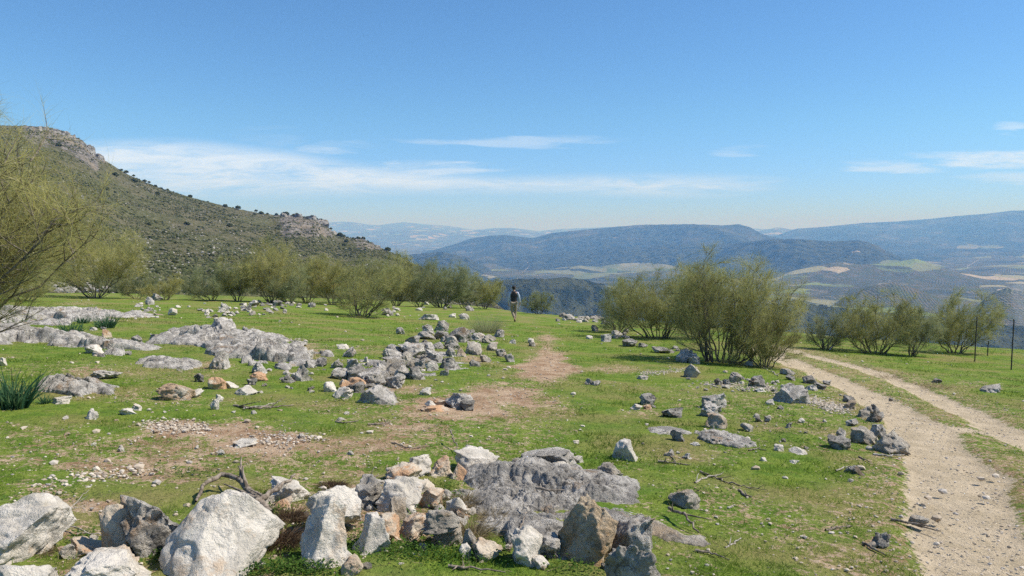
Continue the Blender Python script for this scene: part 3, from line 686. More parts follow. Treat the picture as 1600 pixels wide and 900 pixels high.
# --- middle ground, left of the path
LEFT = [
 (324, 361, 546, 577, 'G', 'shaggy pitted rock below the long outcrop'),
 (232, 254, 520, 534, 'G', 'grey rock at the left tip of the long outcrop'),
 (254, 301, 596, 625, 'O', 'orange tan rock in the grass left of the pale twins'),
 (327, 353, 588, 609, 'C', 'bright cream rock in front of the shaggy pitted one'),
 (297, 315, 608, 621, 'W', 'pale stone right of the orange tan rock'),
 (349, 371, 594, 607, 'W', 'white stone right of the bright cream rock'),
 (368, 402, 600, 617, 'W', 'large white flat stone in the left meadow'),
 (386, 402, 590, 602, 'D', 'dark stone above the large white flat stone'),
 (337, 348, 616, 627, 'W', 'upper stone of the pale twins'),
 (329, 343, 624, 640, 'W', 'lower stone of the pale twins'),
 (190, 214, 636, 648, 'W', 'low white stone in the lower left meadow'),
 (206, 221, 631, 641, 'W', 'white stone just behind the low white one'),
 (134, 153, 639, 656, 'W', 'knobbly white stone near the big asphodel clump'),
 (147, 186, 577, 593, 'G', 'flat grey slab with a twig lying on it'),
 (135, 160, 538, 553, 'W', 'white rock with a black foot among the left outcrops'),
 (304, 320, 583, 597, 'D', 'brown stone left of the bright cream rock'),
 (159, 173, 514, 528, 'C', 'upright cream stone behind the left outcrops'),
 (204, 221, 523, 538, 'D', 'dark stone at the right end of the left outcrops'),
 (660, 678, 506, 522, 'G', 'round grey boulder left of the biggest dark one'),
 (678, 701, 500, 517, 'D', 'dark ridge-shaped rock behind the biggest dark boulder'),
 (675, 700, 516, 530, 'D', 'black shaded rock at the left foot of the biggest dark boulder'),
 (695, 735, 510, 535, 'D', 'biggest dark boulder of the rock pile'),
 (619, 632, 510, 522, 'G', 'small dark grey stone in grass left of the rock pile'),
 (634, 655, 524, 540, 'D', 'dark pyramid stone on the upper left of the rock pile'),
 (697, 716, 524, 542, 'T', 'smooth tan upright stone in the rock pile'),
 (536, 556, 541, 558, 'G', 'grey rock alone in the meadow left of the rock pile'),
 (527, 546, 537, 545, 'W', 'flat pale stone behind the lone grey rock'),
 (472, 490, 546, 561, 'W', 'pinkish white stone with a dark left side in the meadow'),
 (431, 453, 539, 552, 'D', 'brown stone at the tail of the long outcrop'),
 (453, 478, 530, 541, 'G', 'oblong grey stone behind the brown stone'),
 (568, 577, 557, 566, 'W', 'small white stone in front of the rock pile'),
 (394, 416, 565, 584, 'G', 'grey stone below the long outcrop tail'),
 (392, 417, 581, 596, 'C', 'cream stone under the grey stone below the outcrop tail'),
 (458, 487, 568, 596, 'G', 'pale grey rounded boulder at the left end of the rock pile'),
 (440, 461, 584, 598, 'D', 'dark knob left of the pale grey rounded boulder'),
 (490, 511, 558, 573, 'D', 'dark rock above the pale grey rounded boulder'),
 (477, 493, 562, 575, 'G', 'grey stone just left of the dark rock'),
 (518, 536, 559, 576, 'G', 'mossy grey stone between the lone dark ones'),
 (541, 563, 559, 578, 'G', 'grey knob on top of the left end of the rock pile'),
 (515, 545, 574, 592, 'G', 'slanted grey slab at the left end of the rock pile'),
 (540, 576, 568, 594, 'D', 'dark brown overhanging rock in the rock pile'),
 (504, 527, 595, 612, 'W', 'white rock in front of the slanted slab'),
 (521, 552, 603, 623, 'W', 'chalk white rock lowest at the left end of the rock pile'),
 (530, 546, 593, 608, 'C', 'cream stone just behind the chalk white rock'),
 (558, 624, 600, 633, 'G', 'largest mottled grey and white boulder at the lower end of the rock pile'),
 (543, 572, 588, 608, 'C', 'creamy rock left of the largest mottled boulder'),
 (563, 603, 576, 606, 'G', 'grey ridge rock behind the largest mottled boulder'),
 (598, 632, 584, 606, 'G', 'flat grey rock right behind the largest mottled boulder'),
 (598, 628, 543, 561, 'G', 'grey rock at the upper left of the rock pile'),
 (625, 661, 536, 558, 'G', 'wide grey rock under the dark pyramid stone'),
 (623, 646, 549, 567, 'T', 'brownish rock below the wide grey rock'),
 (655, 682, 534, 556, 'G', 'grey rock right of the dark pyramid stone'),
 (668, 694, 545, 566, 'G', 'slanting grey rock in the middle of the rock pile'),
 (687, 719, 557, 577, 'D', 'dark brown rock at the right foot of the rock pile'),
 (688, 702, 575, 587, 'D', 'small black stone in the grass at the foot of the pile'),
 (656, 674, 606, 618, 'W', 'pale rounded stone alone in grass below the rock pile'),
 (695, 738, 611, 637, 'G', 'grey humpbacked rock beside the path'),
 (719, 741, 625, 641, 'D', 'dark lower rock against the humpbacked one'),
 (677, 697, 622, 634, 'C', 'cream stone left of the humpbacked rock'),
 (664, 680, 625, 636, 'W', 'white stone at the left of the group with the humpbacked rock'),
 (658, 698, 632, 643, 'C', 'flat cream slab in front of the humpbacked rock'),
 (734, 751, 561, 573, 'D', 'dark grey stone on the grass between pile and path'),
 (751, 767, 554, 566, 'T', 'brownish stone near the dark grey one between pile and path'),
 (724, 752, 533, 554, 'T', 'tan rock at the right end of the rock pile'),
 (734, 758, 519, 532, 'G', 'flat grey rock behind the tan one'),
 (772, 788, 514, 527, 'D', 'dark stone right beneath the dry tussock'),
 (761, 778, 534, 548, 'T', 'upper rock of the slanting string beside the path'),
 (775, 791, 544, 557, 'G', 'middle rock of the slanting string beside the path'),
 (789, 804, 551, 566, 'D', 'lowest rock of the slanting string beside the path'),
 (796, 806, 529, 537, 'G', 'small stone at the edge of the path right of the string'),
 (756, 775, 522, 533, 'T', 'brown stone left of the dark one beneath the tussock'),
 (696, 712, 541, 557, 'G', 'grey rock behind the dark brown one at the foot of the pile'),
 (712, 728, 544, 557, 'T', 'tan stone in the right part of the rock pile'),
 (646, 664, 560, 577, 'G', 'grey rock on the front slope of the pile'),
 (664, 684, 563, 580, 'G', 'second grey rock from the right on the front slope of the pile'),
 (640, 664, 572, 594, 'D', 'dark pitted rock lowest on the front slope of the pile'),
 (618, 642, 570, 592, 'G', 'ribbed grey rock beside the dark pitted one'),
 (606, 632, 558, 574, 'G', 'flat ribbed rock below the upper left rocks of the pile'),
 (584, 606, 562, 580, 'G', 'small ledge rock left of the flat ribbed rock'),
 (655, 684, 489, 500, 'G', 'long pale slab in front of the far broom bushes'),
 (597, 614, 483, 493, 'D', 'dark flat stone right of the spreading broom stems'),
 (701, 713, 489, 496, 'W', 'pale stone in the grass near the long slab'),
 (717, 733, 489, 499, 'G', 'grey stone left of the dry tussock'),
 (727, 740, 477, 486, 'D', 'dark stone under the last broom bush before the walker'),
 (80, 107, 620, 632, 'W', 'flat pale rock at the lower end of the low outcrop by the asphodel'),
 (366, 400, 688, 698, 'W', 'thin white slab on the bare earth'),
 (0, 10, 558, 572, 'W', 'pale rock cut by the left edge of the meadow'),
 (237, 252, 458, 470, 'D', 'dark block of the cairn-like heap before the far bushes'),
 (226, 241, 463, 476, 'G', 'grey block of the cairn-like heap before the far bushes'),
 (390, 404, 468, 478, 'G', 'pale grey stone in the heap below the tall broom'),
 (427, 441, 468, 478, 'D', 'dark rounded stone right of the heap below the tall broom'),
 (480, 493, 472, 480, 'D', 'dark flat stone right of the tall broom'),
 (345, 357, 472, 486, 'G', 'upright grey stone in the far stone row'),
 (264, 278, 481, 493, 'W', 'white block at the left end of the far stone row'),
]
for a in LEFT: R(*a[:5], a[5])
R(331, 369, 494, 522, 'G', 'rounded blue-grey boulder on top of the long outcrop', gy=531, seed=77)

# --- loose smaller stones: real individuals, alike within each group
def unit_rocks(k, n): return [rock_shape(900 + i, n, 9, 2.0, 0, .06) for i in range(k)]
UR = unit_rocks(14, 4)
_meshes = {}
def small_rock_mesh(i, typ):
    if (i, typ) not in _meshes:
        o = npmesh('stone', UR[i][0], None, UR[i][1], RM[typ]); o.data.set_sharp_from_angle(angle=math.radians(38)); _meshes[(i, typ)] = o.data; bpy.data.objects.remove(o)
    return _meshes[(i, typ)]
rng = random.Random(5)
def stone(px, py, w_px, typ, label, group, hh=.62):
    g = at(px, py); s = w_px * g[1] / F / 2
    o = bpy.data.objects.new('stone', small_rock_mesh(rng.randrange(14), typ)); COL.objects.link(o)
    o.scale = (s, s * rng.uniform(.7, 1.1), s * hh * rng.uniform(.8, 1.4)); o.rotation_euler = (rng.uniform(-.3, .3), rng.uniform(-.3, .3), rng.uniform(0, 6.28))
    o.location = (g[0], g[1], g[2] + o.scale[2] * .45); tag(o, label, 'stone', group); used_spots.append((g[0], g[1], s, s)); return o
def scatter(n, fn, sizes, typs, label, group):
    for _ in range(n):
        px, py = fn(); stone(px, py, rng.uniform(*sizes), rng.choice(typs), label, group)
def band(x0, y0, x1, y1, th):
    def f():
        t = rng.random(); return x0 + (x1 - x0) * t + rng.uniform(-th, th) * .6, y0 + (y1 - y0) * t + rng.gauss(0, .5) * th
    return f
scatter(34, band(300, 491, 450, 488, 6), (5, 11), 'WWGGT', 'small stone of the far row that crosses the left meadow', 'stones of the far row in the left meadow')
scatter(20, band(215, 478, 250, 492, 8), (4, 9), 'WGG', 'small stone scattered around the far cairn-like heap', 'stones around the cairn-like heap')
scatter(22, band(380, 478, 460, 476, 6), (5, 10), 'WGD', 'small stone in the heap at the foot of the tall broom', 'stones at the foot of the tall broom')
scatter(54, band(556, 602, 705, 540, 19), (13, 30), 'GGGDT', 'small grey stone wedged among the boulders of the rock pile', 'small stones of the rock pile')
scatter(16, band(690, 532, 760, 530, 10), (8, 15), 'GTD', 'small stone at the upper right end of the rock pile', 'stones at the upper end of the rock pile')
scatter(30, band(866, 496, 950, 503, 6), (6, 13), 'GTTWD', 'stone of the rubble heap left of the broom bushes', 'stones of the rubble heap')
scatter(16, band(950, 520, 1060, 556, 8), (6, 12), 'DGG', 'stone lying in the shade of the broom bushes', 'stones in the shade of the brooms')
scatter(14, band(590, 488, 700, 480, 8), (5, 10), 'WTG', 'small stone in front of the far broom row', 'stones before the far broom row')
scatter(16, lambda: (rng.uniform(380, 540), rng.uniform(575, 615)), (6, 12), 'WGT', 'small stone loose in grass left of the rock pile', 'loose stones left of the rock pile')
scatter(18, lambda: (rng.uniform(1060, 1250), rng.uniform(592, 612)), (5, 9), 'WGG', 'small stone on the pale gravel patch', 'stones on the gravel patch')
scatter(16, lambda: (rng.uniform(980, 1420), rng.uniform(615, 760)), (5, 10), 'WWTG', 'small pale stone loose on the grass right of the path', 'loose stones right of the path')
scatter(16, lambda: (rng.uniform(60, 600), rng.uniform(640, 720)), (6, 13), 'WC', 'small pale stone loose on the lower left meadow', 'loose stones on the lower left meadow')
scatter(34, lambda: (rng.uniform(400, 960), rng.uniform(765, 890)), (7, 19), 'WCT', 'small stone between the foreground boulders', 'small stones between foreground boulders')
scatter(26, lambda: (rng.uniform(190, 560), rng.uniform(470, 500)), (4, 9), 'WWGD', 'tiny stone sprinkled over the far left meadow before the bushes', 'tiny stones of the far left meadow')
scatter(10, lambda: (rng.uniform(60, 220), rng.uniform(500, 560)), (7, 13), 'WG', 'small stone among the left outcrops', 'small stones among the left outcrops')

scatter(30, band(575, 765, 775, 835, 34), (11, 24), 'WCCWTO', 'cream or white stone packed into the bank left of the bedrock dome', 'stones packed into the foreground bank')
scatter(12, band(90, 872, 430, 795, 16), (9, 20), 'WCT', 'stone wedged between the boulders at the lower left', 'stones wedged between the lower left boulders')
# pebbles nobody could count: one object
def blob_mesh(name, P, S, mat, n=1, seed=0, squash=.6, colr=None):
    V0, F0 = ico(n); r = np.random.RandomState(seed); N = len(P); nv = len(V0)
    jit = r.uniform(.65, 1.3, (8, nv, 1)) * V0[None]
    V = jit[r.randint(0, 8, N)]
    a = r.uniform(0, 2 * PI, N); c, s = np.cos(a)[:, None], np.sin(a)[:, None]
    x = V[:, :, 0] * c - V[:, :, 1] * s; y = V[:, :, 0] * s + V[:, :, 1] * c
    V = np.stack([x, y * r.uniform(.6, 1, (N, 1)), V[:, :, 2] * squash], -1) * S[:, None, None] + P[:, None, :]
    Fc = (F0[None] + (np.arange(N) * nv)[:, None, None]).reshape(-1, 3)
    at_ = {'tint': np.repeat(colr if colr is not None else r.rand(N), nv)}
    return npmesh(name, V.reshape(-1, 3), None, Fc, mat, smooth=False, attrs=at_)
def tint_mat(name, stops, rough=.9):
    m, T = new_mat(name)
    f = T.n('ShaderNodeAttribute', attribute_name='tint').outputs['Fac']
    cr = T.n('ShaderNodeValToRGB', {0: f}); el = cr.color_ramp.elements
    while len(el) < len(stops): el.new(.5)
    for e, (p_, c) in zip(el, stops): e.position = p_; e.color = (*c, 1)
    b = T.n('ShaderNodeBsdfPrincipled', {'Base Color': cr.outputs[0], 'Roughness': rough, 'Specular IOR Level': .12}); T.n('ShaderNodeOutputMaterial', {0: b}); return m
M_PEB = tint_mat('pebbles', [(0, (.33, .27, .20)), (.4, (.46, .38, .29)), (.8, (.60, .53, .44)), (1, (.36, .33, .30))])
def pebbles():
    r = np.random.RandomState(3); N = 120000
    y = np.exp(r.uniform(math.log(1.8), math.log(38), N)); x = r.uniform(-.78, .78, N) * y
    k = np.maximum(dirt_mask(x, y) * .9, track_mask(x, y) * .8) + .010
    keep = r.rand(N) < k * .30; x, y = x[keep], y[keep]
    S = (.0035 + .010 * r.rand(len(x)) ** 3) * (1 + y * .045)
    z = G(x, y) + S * .2 - .02 * track_mask(x, y)
    tag(blob_mesh('pebbles', np.stack([x, y, z], 1), S, M_PEB, 1, 4), kind='stuff')
    # gravel strips and rubble spread out
    P = []
    for (x0, y0, x1, y1, th, n) in [(1262, 624, 1324, 642, 9, 900), (1000, 584, 1090, 576, 5, 500), (1100, 600, 1210, 606, 6, 700), (1190, 602, 1215, 612, 6, 200), (420, 535, 470, 530, 4, 250), (225, 665, 320, 668, 12, 420), (380, 690, 500, 684, 12, 260), (60, 760, 220, 735, 18, 200)]:
        t = r.rand(n); px = x0 + (x1 - x0) * t; py = y0 + (y1 - y0) * t
        for a, b in zip(px, py): P.append(at(a + r.normal() * th * .8, b + r.normal() * th * .45))
    P = np.array(P); S = .006 + .020 * r.rand(len(P)) ** 2.5
    n = 900; y = np.exp(r.uniform(math.log(4.5), math.log(48), n)); x = r.uniform(-.72, .72, n) * y; ok = (r.rand(n) < np.where(x / y < .05, 1, .45)) & (fbm2(x * .5, y * .4, 3, 99) > .42); x, y = x[ok], y[ok]
    P = np.concatenate([P, np.stack([x, y, G(x, y)], 1)]); S = np.concatenate([S, (.010 + .035 * r.rand(len(x)) ** 3) * (1 + y * .015)]); P[:, 2] += S * .25
    tag(blob_mesh('gravel', P, S, M_PEB, 1, 6, colr=r.uniform(.1, 1, len(P))), kind='stuff')
pebbles()

# ------------------------------------------------------------------ bedrock outcrops
def sub_noise(x, y): return fbm2(x * 1.1 + 40, y * 1.5 + 11, 3, 777)
def outcrop(pts, hgt, label, name='bedrock_outcrop', seed=0, nr=70, ns=200, typ='K', grain=1.0):
    P = poly_at(pts); c = P.mean(0); P = c + (P - c) * (.97 if nr >= 150 else .93)
    ang = np.arctan2(P[:, 1] - c[1], P[:, 0] - c[0]); rad = np.hypot(*(P - c).T); o_ = np.argsort(ang); ang, rad = ang[o_], rad[o_]
    th = np.linspace(-PI, PI, ns, endpoint=False); rr = np.interp(th, ang, rad, period=2 * PI)
    rr = rr * (1 + .34 * (fbm2(np.cos(th) * 7 + seed, np.sin(th) * 7, 3, seed + 1) - .5) + .34 * (fbm2(np.cos(th) * 2.2 + seed, np.sin(th) * 2.2, 4, seed) - .5))
    t = np.linspace(0, 1.06, nr)[:, None] ** .8
    X = c[0] + t * (rr * np.cos(th))[None]; Y = c[1] + t * (rr * np.sin(th))[None]
    dome = np.sqrt(np.clip(1 - np.clip(t, 0, 1) ** 2.6, 0, 1)) * (.35 + 1.2 * (fbm2(X * 1.6 / 1, Y * 1.6, 3, seed + 3)))
    q = np.stack([X.ravel() * 1.0, Y.ravel(), np.zeros(X.size)], 1)
    w1 = worley3(q * 6 / grain + seed, seed).reshape(X.shape); w2 = worley3(q * 15 / grain, seed + 4).reshape(X.shape); w3 = worley3(q * 34 / grain, seed + 7).reshape(X.shape)
    kn = lambda w_: np.sqrt(np.clip(1 - (w_ / .68) ** 2, 0, 1))
    rug = sstep(fbm2(X * 1.9, Y * 1.9, 3, seed + 31), .36, .56)
    Z0_ = sub_noise(X, Y); det = grain * (rug * (.060 * kn(w1) + .040 * kn(w2)) + .016 * kn(w3) - .05) + .09 * grain * (ridge2(X * 2.4, Y * 2.4, 4, seed + 9) - .5)
    Z = G(X, Y) + hgt * dome + det * np.clip(1.25 - t, .15, 1) * min(1, hgt * 7) - .02 - .10 * np.clip(t - .94, 0, 1) * 10
    Z = Z - (hgt * .85 + .05) * sstep(Z0_, .52, .42) * (.35 if nr >= 150 else 1)
    V = np.stack([X, Y, Z], -1).reshape(-1, 3)
    i = np.arange(nr - 1)[:, None] * ns; j = np.arange(ns)[None]; k = (j + 1) % ns
    Q = np.stack([i + j, i + k, i + ns + k, i + ns + j], -1).reshape(-1, 4)
    Q = Q[:, ::-1] if False else Q
    zc = float(G(*c)); o = npmesh(name, V - np.array([c[0], c[1], zc]), Q, mat=RM[typ], loc=(c[0], c[1], zc), smooth=True)
    used_spots.append((c[0], c[1], rad.mean() * .85, rad.mean() * .85)); OUTC.append((c, th, rr))
    tag(o, label, 'outcrop'); return o
OUTC = []
outcrop([(688, 770), (705, 742), (760, 731), (830, 727), (900, 733), (960, 745), (990, 768), (1000, 800), (1012, 845), (960, 862), (880, 866), (810, 856), (745, 836), (705, 808)], .14, 'large rough grey bedrock dome in the foreground', seed=1, nr=150, ns=420)
outcrop([(985, 790), (1030, 802), (1080, 828), (1125, 858), (1060, 852), (1010, 838), (975, 820)], .07, 'smooth sloping tongue of rock running right from the bedrock dome', seed=2, nr=60, ns=160, typ='T', grain=.8)
outcrop([(248, 528), (290, 516), (345, 516), (390, 524), (400, 540), (385, 552), (330, 546), (280, 540)], .24, 'long jagged grey outcrop with a boulder on top', seed=3, nr=90, ns=260, grain=1.7)
outcrop([(380, 540), (400, 530), (430, 548), (465, 575), (455, 583), (420, 575), (385, 560)], .22, 'slanting tail of the long jagged outcrop', seed=4, grain=1.6)
outcrop([(-60, 500), (0, 488), (50, 486), (95, 492), (114, 510), (50, 508), (-20, 512)], .22, 'flat grey outcrop under the overhanging broom branches', seed=5, grain=1.7)
outcrop([(75, 490), (130, 482), (180, 487), (208, 496), (150, 500), (100, 497)], .14, 'thin pale outcrop farthest back on the left meadow', seed=6, grain=1.5)
outcrop([(-50, 530), (0, 518), (60, 514), (92, 524), (80, 540), (40, 545), (-40, 550)], .26, 'domed grey outcrop cut by the left edge', seed=7, grain=1.5)
outcrop([(95, 535), (130, 522), (180, 535), (205, 552), (180, 562), (130, 552)], .13, 'broken low outcrop between the domed one and the flat slab', seed=8, grain=1.4)
outcrop([(55, 595), (80, 590), (120, 600), (155, 618), (130, 622), (90, 615), (62, 606)], .14, 'low tongue-shaped outcrop beside the big asphodel clump', seed=9, grain=1.1)
outcrop([(214, 570), (235, 560), (280, 564), (312, 575), (290, 580), (240, 578)], .10, 'flat slab-like outcrop alone in the left meadow', seed=10, grain=1.2)
outcrop([(1010, 670), (1040, 664), (1075, 672), (1090, 682), (1060, 684), (1025, 678)], .05, 'small gravelly outcrop left of the round dark stone', seed=12, grain=.8)
outcrop([(1085, 675), (1110, 671), (1145, 682), (1182, 699), (1160, 702), (1120, 692), (1090, 686)], .07, 'long gravelly outcrop below the stacked pair', seed=13, grain=.8)
outcrop([(545, 600), (570, 575), (610, 556), (660, 545), (700, 548), (715, 560), (680, 580), (640, 598), (590, 612)], .05, 'bedrock core showing under the boulders of the rock pile', seed=14, nr=110, ns=300, grain=1.6)

outcrop([(1562, 796), (1585, 788), (1640, 786), (1700, 800), (1660, 818), (1600, 814)], .05, 'flat pale slab at the right edge beside the track', seed=15, typ='T', grain=.8)

# crags on the mountain: jagged rock standing out of the slope
M_CRAG = rock_mat('crag_rock', (.42, .39, .345), (.20, .185, .17), (.045, .045, .04), (.40, .31, .22), .10, .22, 1.0, .05)
def crag(name, label, items, mat=None):
    Vs, Fs, n = [], [], 0; r = np.random.RandomState(len(items)); ref = None
    for (px, py, w_, h_, D) in items:
        d = ray(px, py); c = CAM + D * d; sc = D / F
        V, Fc = rock_shape(int(px * 3 + py), 4, 12, 1.6, 0, .25)
        q = V * 2.1 + px; V = V * (1 + .30 * (fbm3(q * np.array([1.6, 1.6, .7]), 3, 5)))[:, None]
        V = V * np.array([w_ * sc / 2, w_ * sc * .5, h_ * sc / 2 * 1.25]) + c
        Vs.append(V); Fs.append(Fc + n); n += len(V)
    V = np.concatenate(Vs); c = V.mean(0)
    m2 = M_CRAG
    o = npmesh(name, V - c, None, np.concatenate(Fs), m2, loc=c, smooth=False); tag(o, label, 'crag'); return o
def mdist(px): return float(mount_crest(px_u(px)))
def crag_line(pts, sizes, off, seed, dk=.985):
    r = random.Random(seed); out = []
    xs = [p[0] for p in pts]; yv = [p[1] for p in pts]; x = xs[0]
    while x < xs[-1]:
        w_ = r.uniform(*sizes); y = np.interp(x, xs, yv) + r.uniform(*off)
        out.append((x, y, w_, w_ * r.uniform(.5, 1.0), mdist(x) * dk * (1 - max(0, (y - np.interp(x, xs, yv))) * .0018))); x += w_ * .28
    return out
def on_skyline(pts): return pts
top = [(38, 203), (60, 202), (95, 208), (130, 225), (150, 245), (166, 258)]
crag('rocky_crag', 'jagged rocky crag crowning the mountain top on the left', crag_line(top, (8, 18), (0, 10), 3) + crag_line(top, (8, 20), (6, 26), 4) + crag_line(top[1:5], (6, 14), (18, 34), 8))
cl = [(438, 345), (470, 344), (492, 348), (508, 358), (524, 371)]
crag('rock_cliff', 'pale rock cliff at the shoulder of the mountain', crag_line(cl, (14, 26), (-3, 6), 5, .975) + crag_line([(455, 350), (490, 354), (520, 370)], (8, 18), (2, 12), 6) + crag_line([(480, 358), (522, 371)], (6, 14), (0, 6), 7))
crag('rocky_crag', 'small dark crag on the ridge right of the pale cliff', crag_line([(556, 378), (575, 381), (597, 393)], (5, 11), (-2, 7), 9))
# ------------------------------------------------------------------ broom bushes (many thin stems carrying switch-like green twigs)
def bark_mat(name, a, b):
    m, T = new_mat(name); P = T.n('ShaderNodeTexCoord').outputs['Object']
    n = T.noise(T.scalev(P, 30, 30, 6), 1, 4, .6)
    finish(T, T.mix(T.ss(n, .35, .65), a, b), .9, n, .5, .01); return m
M_BARK = bark_mat('broom_bark', (.085, .070, .055), (.24, .205, .165))
M_PALEBARK = bark_mat('dead_wood', (.20, .17, .14), (.48, .44, .38))
M_DARKBARK = bark_mat('fallen_wood', (.10, .08, .06), (.30, .25, .20))
def leaf_mat(name, stops):
    m, T = new_mat(name)
    f = T.n('ShaderNodeAttribute', attribute_name='tint').outputs['Fac']
    cr = T.n('ShaderNodeValToRGB', {0: f}); el = cr.color_ramp.elements
    while len(el) < len(stops): el.new(.5)
    for e, (p_, c) in zip(el, stops): e.position = p_; e.color = (*c, 1)
    d = T.n('ShaderNodeBsdfDiffuse', {'Color': cr.outputs[0]}); t = T.n('ShaderNodeBsdfTranslucent', {'Color': cr.outputs[0]})
    mx = T.n('ShaderNodeMixShader', {0: .44, 1: d, 2: t}); T.n('ShaderNodeOutputMaterial', {0: mx}); return m
M_BROOM = {
    'olive': leaf_mat('broom_twigs', [(0, (.20, .20, .08)), (.35, (.36, .36, .135)), (.75, (.50, .49, .20)), (1, (.54, .47, .28))]),
    'yellow': leaf_mat('broom_twigs_yellow', [(0, (.24, .225, .08)), (.35, (.40, .38, .13)), (.75, (.54, .50, .20)), (1, (.60, .52, .32))]),
    'grey': leaf_mat('broom_twigs_grey', [(0, (.17, .19, .10)), (.4, (.30, .33, .16)), (.8, (.41, .42, .22)), (1, (.48, .43, .28))]),
}
def strips(P0, D, L, W, r, bend=.12, seg=2, droop=0.0):
    """thin tapered strips: start points, directions, lengths, widths"""
    N = len(P0); side = np.cross(D, r.normal(size=(N, 3))); side /= np.linalg.norm(side, axis=1)[:, None] + 1e-9
    bv = r.normal(size=(N, 3)) * bend; rows = []
    for k in range(seg + 1):
        t = k / seg; c = P0 + (D * t + bv * t * t) * L[:, None]; c[:, 2] -= droop * t * t * L
        wv = (side * (W * (1 - .85 * t))[:, None]) * .5; rows += [c - wv, c + wv]
    V = np.stack(rows, 1); nv = 2 * (seg + 1); b = (np.arange(N) * nv)[:, None, None]
    q = np.array([[2 * k, 2 * k + 1, 2 * k + 3, 2 * k + 2] for k in range(seg)])[None]
    return V.reshape(-1, 3), (q + b).reshape(-1, 4), nv
def bez(a, b, c, n):
    t = np.linspace(0, 1, n)[:, None]; return (1 - t) ** 2 * a + 2 * t * (1 - t) * b + t * t * c
def broom(base_px, base_py, x0, x1, ytop, label, seed, lean=0.0, mat='olive', n_stem=11, dens=1.0, group='broom bushes on the pasture', name='broom_bush', tw=1.0, depth=.8, low=.1, spread=.10, base=None, stemr=1.0):
    r = np.random.RandomState(seed)
    g = at(base_px, base_py) if base is None else np.array([base[0], base[1], float(G(base[0], base[1]))])
    d = g[1]; mpp = d / F
    H = (base_py - ytop) * mpp * 1.10 if base is None else base[2]
    print('bush', base_px, round(float(d), 1), round(float(H), 2))
    wl, wr = ((base_px - x0) * mpp, (x1 - base_px) * mpp) if base is None else (base[3], base[4])
    dp = (wl + wr) * .5 * depth
    st, tips, segs = [], [], []
    for i in range(n_stem):
        a = 2 * PI * (i + r.uniform(-.35, .35)) / n_stem; q = r.uniform(.25, 1) ** .6
        ex = math.cos(a) * q; ey = math.sin(a) * q
        hz_ = (wr if ex > 0 else wl) * ex
        ez = H * (low + (1 - low) * math.sqrt(max(.06, 1 - .80 * q * q))) * r.uniform(.74, 1.0)
        b0 = np.array([math.cos(a) * spread * (wl + wr) * .5 * r.uniform(.2, 1), math.sin(a) * spread * dp * r.uniform(.2, 1), -.06])
        e = np.array([hz_ * .93, ey * dp * .93, ez])
        mid = b0 + (e - b0) * np.array([.62 + .1 * r.rand(), .62, .36 + .15 * r.rand()]) + r.normal(size=3) * .05 * H
        c = bez(b0, mid, e, 10); c[1:-1] += r.normal(size=(8, 3)) * .012 * H
        R0 = (.013 + .012 * r.rand()) * stemr * (H / 2.4) ** .5; st.append((c, np.linspace(R0, .003, 10)))
        for _ in range(12):
            t = r.uniform(.16, 1.0); k = t * 9; k0 = int(k); s0 = c[k0] + (c[min(k0 + 1, 9)] - c[k0]) * (k - k0)
            dr = (c[min(k0 + 1, 9)] - c[max(k0 - 1, 0)]); dr /= np.linalg.norm(dr) + 1e-9
            out = np.array([ex, ey, .9]); out /= np.linalg.norm(out)
            L = H * r.uniform(.17, .37) * (1.1 - .35 * t)
            d2 = dr * .55 + out * .4 + r.normal(size=3) * .75; d2[2] = abs(d2[2]) * .8 + .25; d2 /= np.linalg.norm(d2)
            e2 = s0 + d2 * L; c2 = bez(s0, s0 + (d2 + r.normal(size=3) * .25 - np.array([0, 0, .25])) * L * .5, e2, 6)
            st.append((c2, np.linspace(R0 * .42 * (1.1 - .6 * t), .002, 6))); segs.append((c2, L))
            for _ in range(4):
                t3 = r.uniform(.3, 1); k3 = min(int(t3 * 5), 4); s3 = c2[k3]
                d3 = d2 * .8 + r.normal(size=3) * .5; d3[2] += .3; d3 /= np.linalg.norm(d3); L3 = L * r.uniform(.35, .7)
                c3 = bez(s3, s3 + d3 * L3 * .5 + r.normal(size=3) * .03, s3 + d3 * L3, 4)
                st.append((c3, np.linspace(R0 * .16, .0015, 4))); segs.append((c3, L3))
    lx = lean * H
    def shear(V): V = dome(V); z = np.clip(V[:, 2], 0, None) / H; V[:, 0] += lx * z ** 1.4; return V
    def dome(V):
        q = np.sqrt((V[:, 0] / np.where(V[:, 0] > 0, wr, wl)) ** 2 + (V[:, 1] / dp) ** 2 + (V[:, 2] / H) ** 2); q2 = np.where(q > .90, .90 + .5 * (q - .90), q)
        return V * (q2 / np.maximum(q, 1e-6))[:, None]
    root = empty(name, tuple(g), label, 'bush', group)
    if base is not None: root.rotation_euler.z = 0
    V, Q = join([tube_arrays(c, R_, 5) for c, R_ in st]); npmesh('stems', shear(V), Q, mat=M_BARK, parent=root)
    # switch-like twigs
    nt = int(13500 * dens); wts = np.array([L for _, L in segs]); wts /= wts.sum(); ch = r.choice(len(segs), nt, p=wts)
    P0 = np.zeros((nt, 3)); D = np.zeros((nt, 3)); t = r.uniform(.1, 1, nt)
    for k, (c, L) in enumerate(segs):
        m_ = ch == k
        if not m_.any(): continue
        f = t[m_] * (len(c) - 1); i0 = np.minimum(f.astype(int), len(c) - 2); P0[m_] = c[i0] + (c[i0 + 1] - c[i0]) * (f - i0)[:, None]
        v = c[-1] - c[0]; D[m_] = v / (np.linalg.norm(v) + 1e-9)
    D = D * .85 + r.normal(size=(nt, 3)) * .52; D[:, 2] += .22; D /= np.linalg.norm(D, axis=1)[:, None]
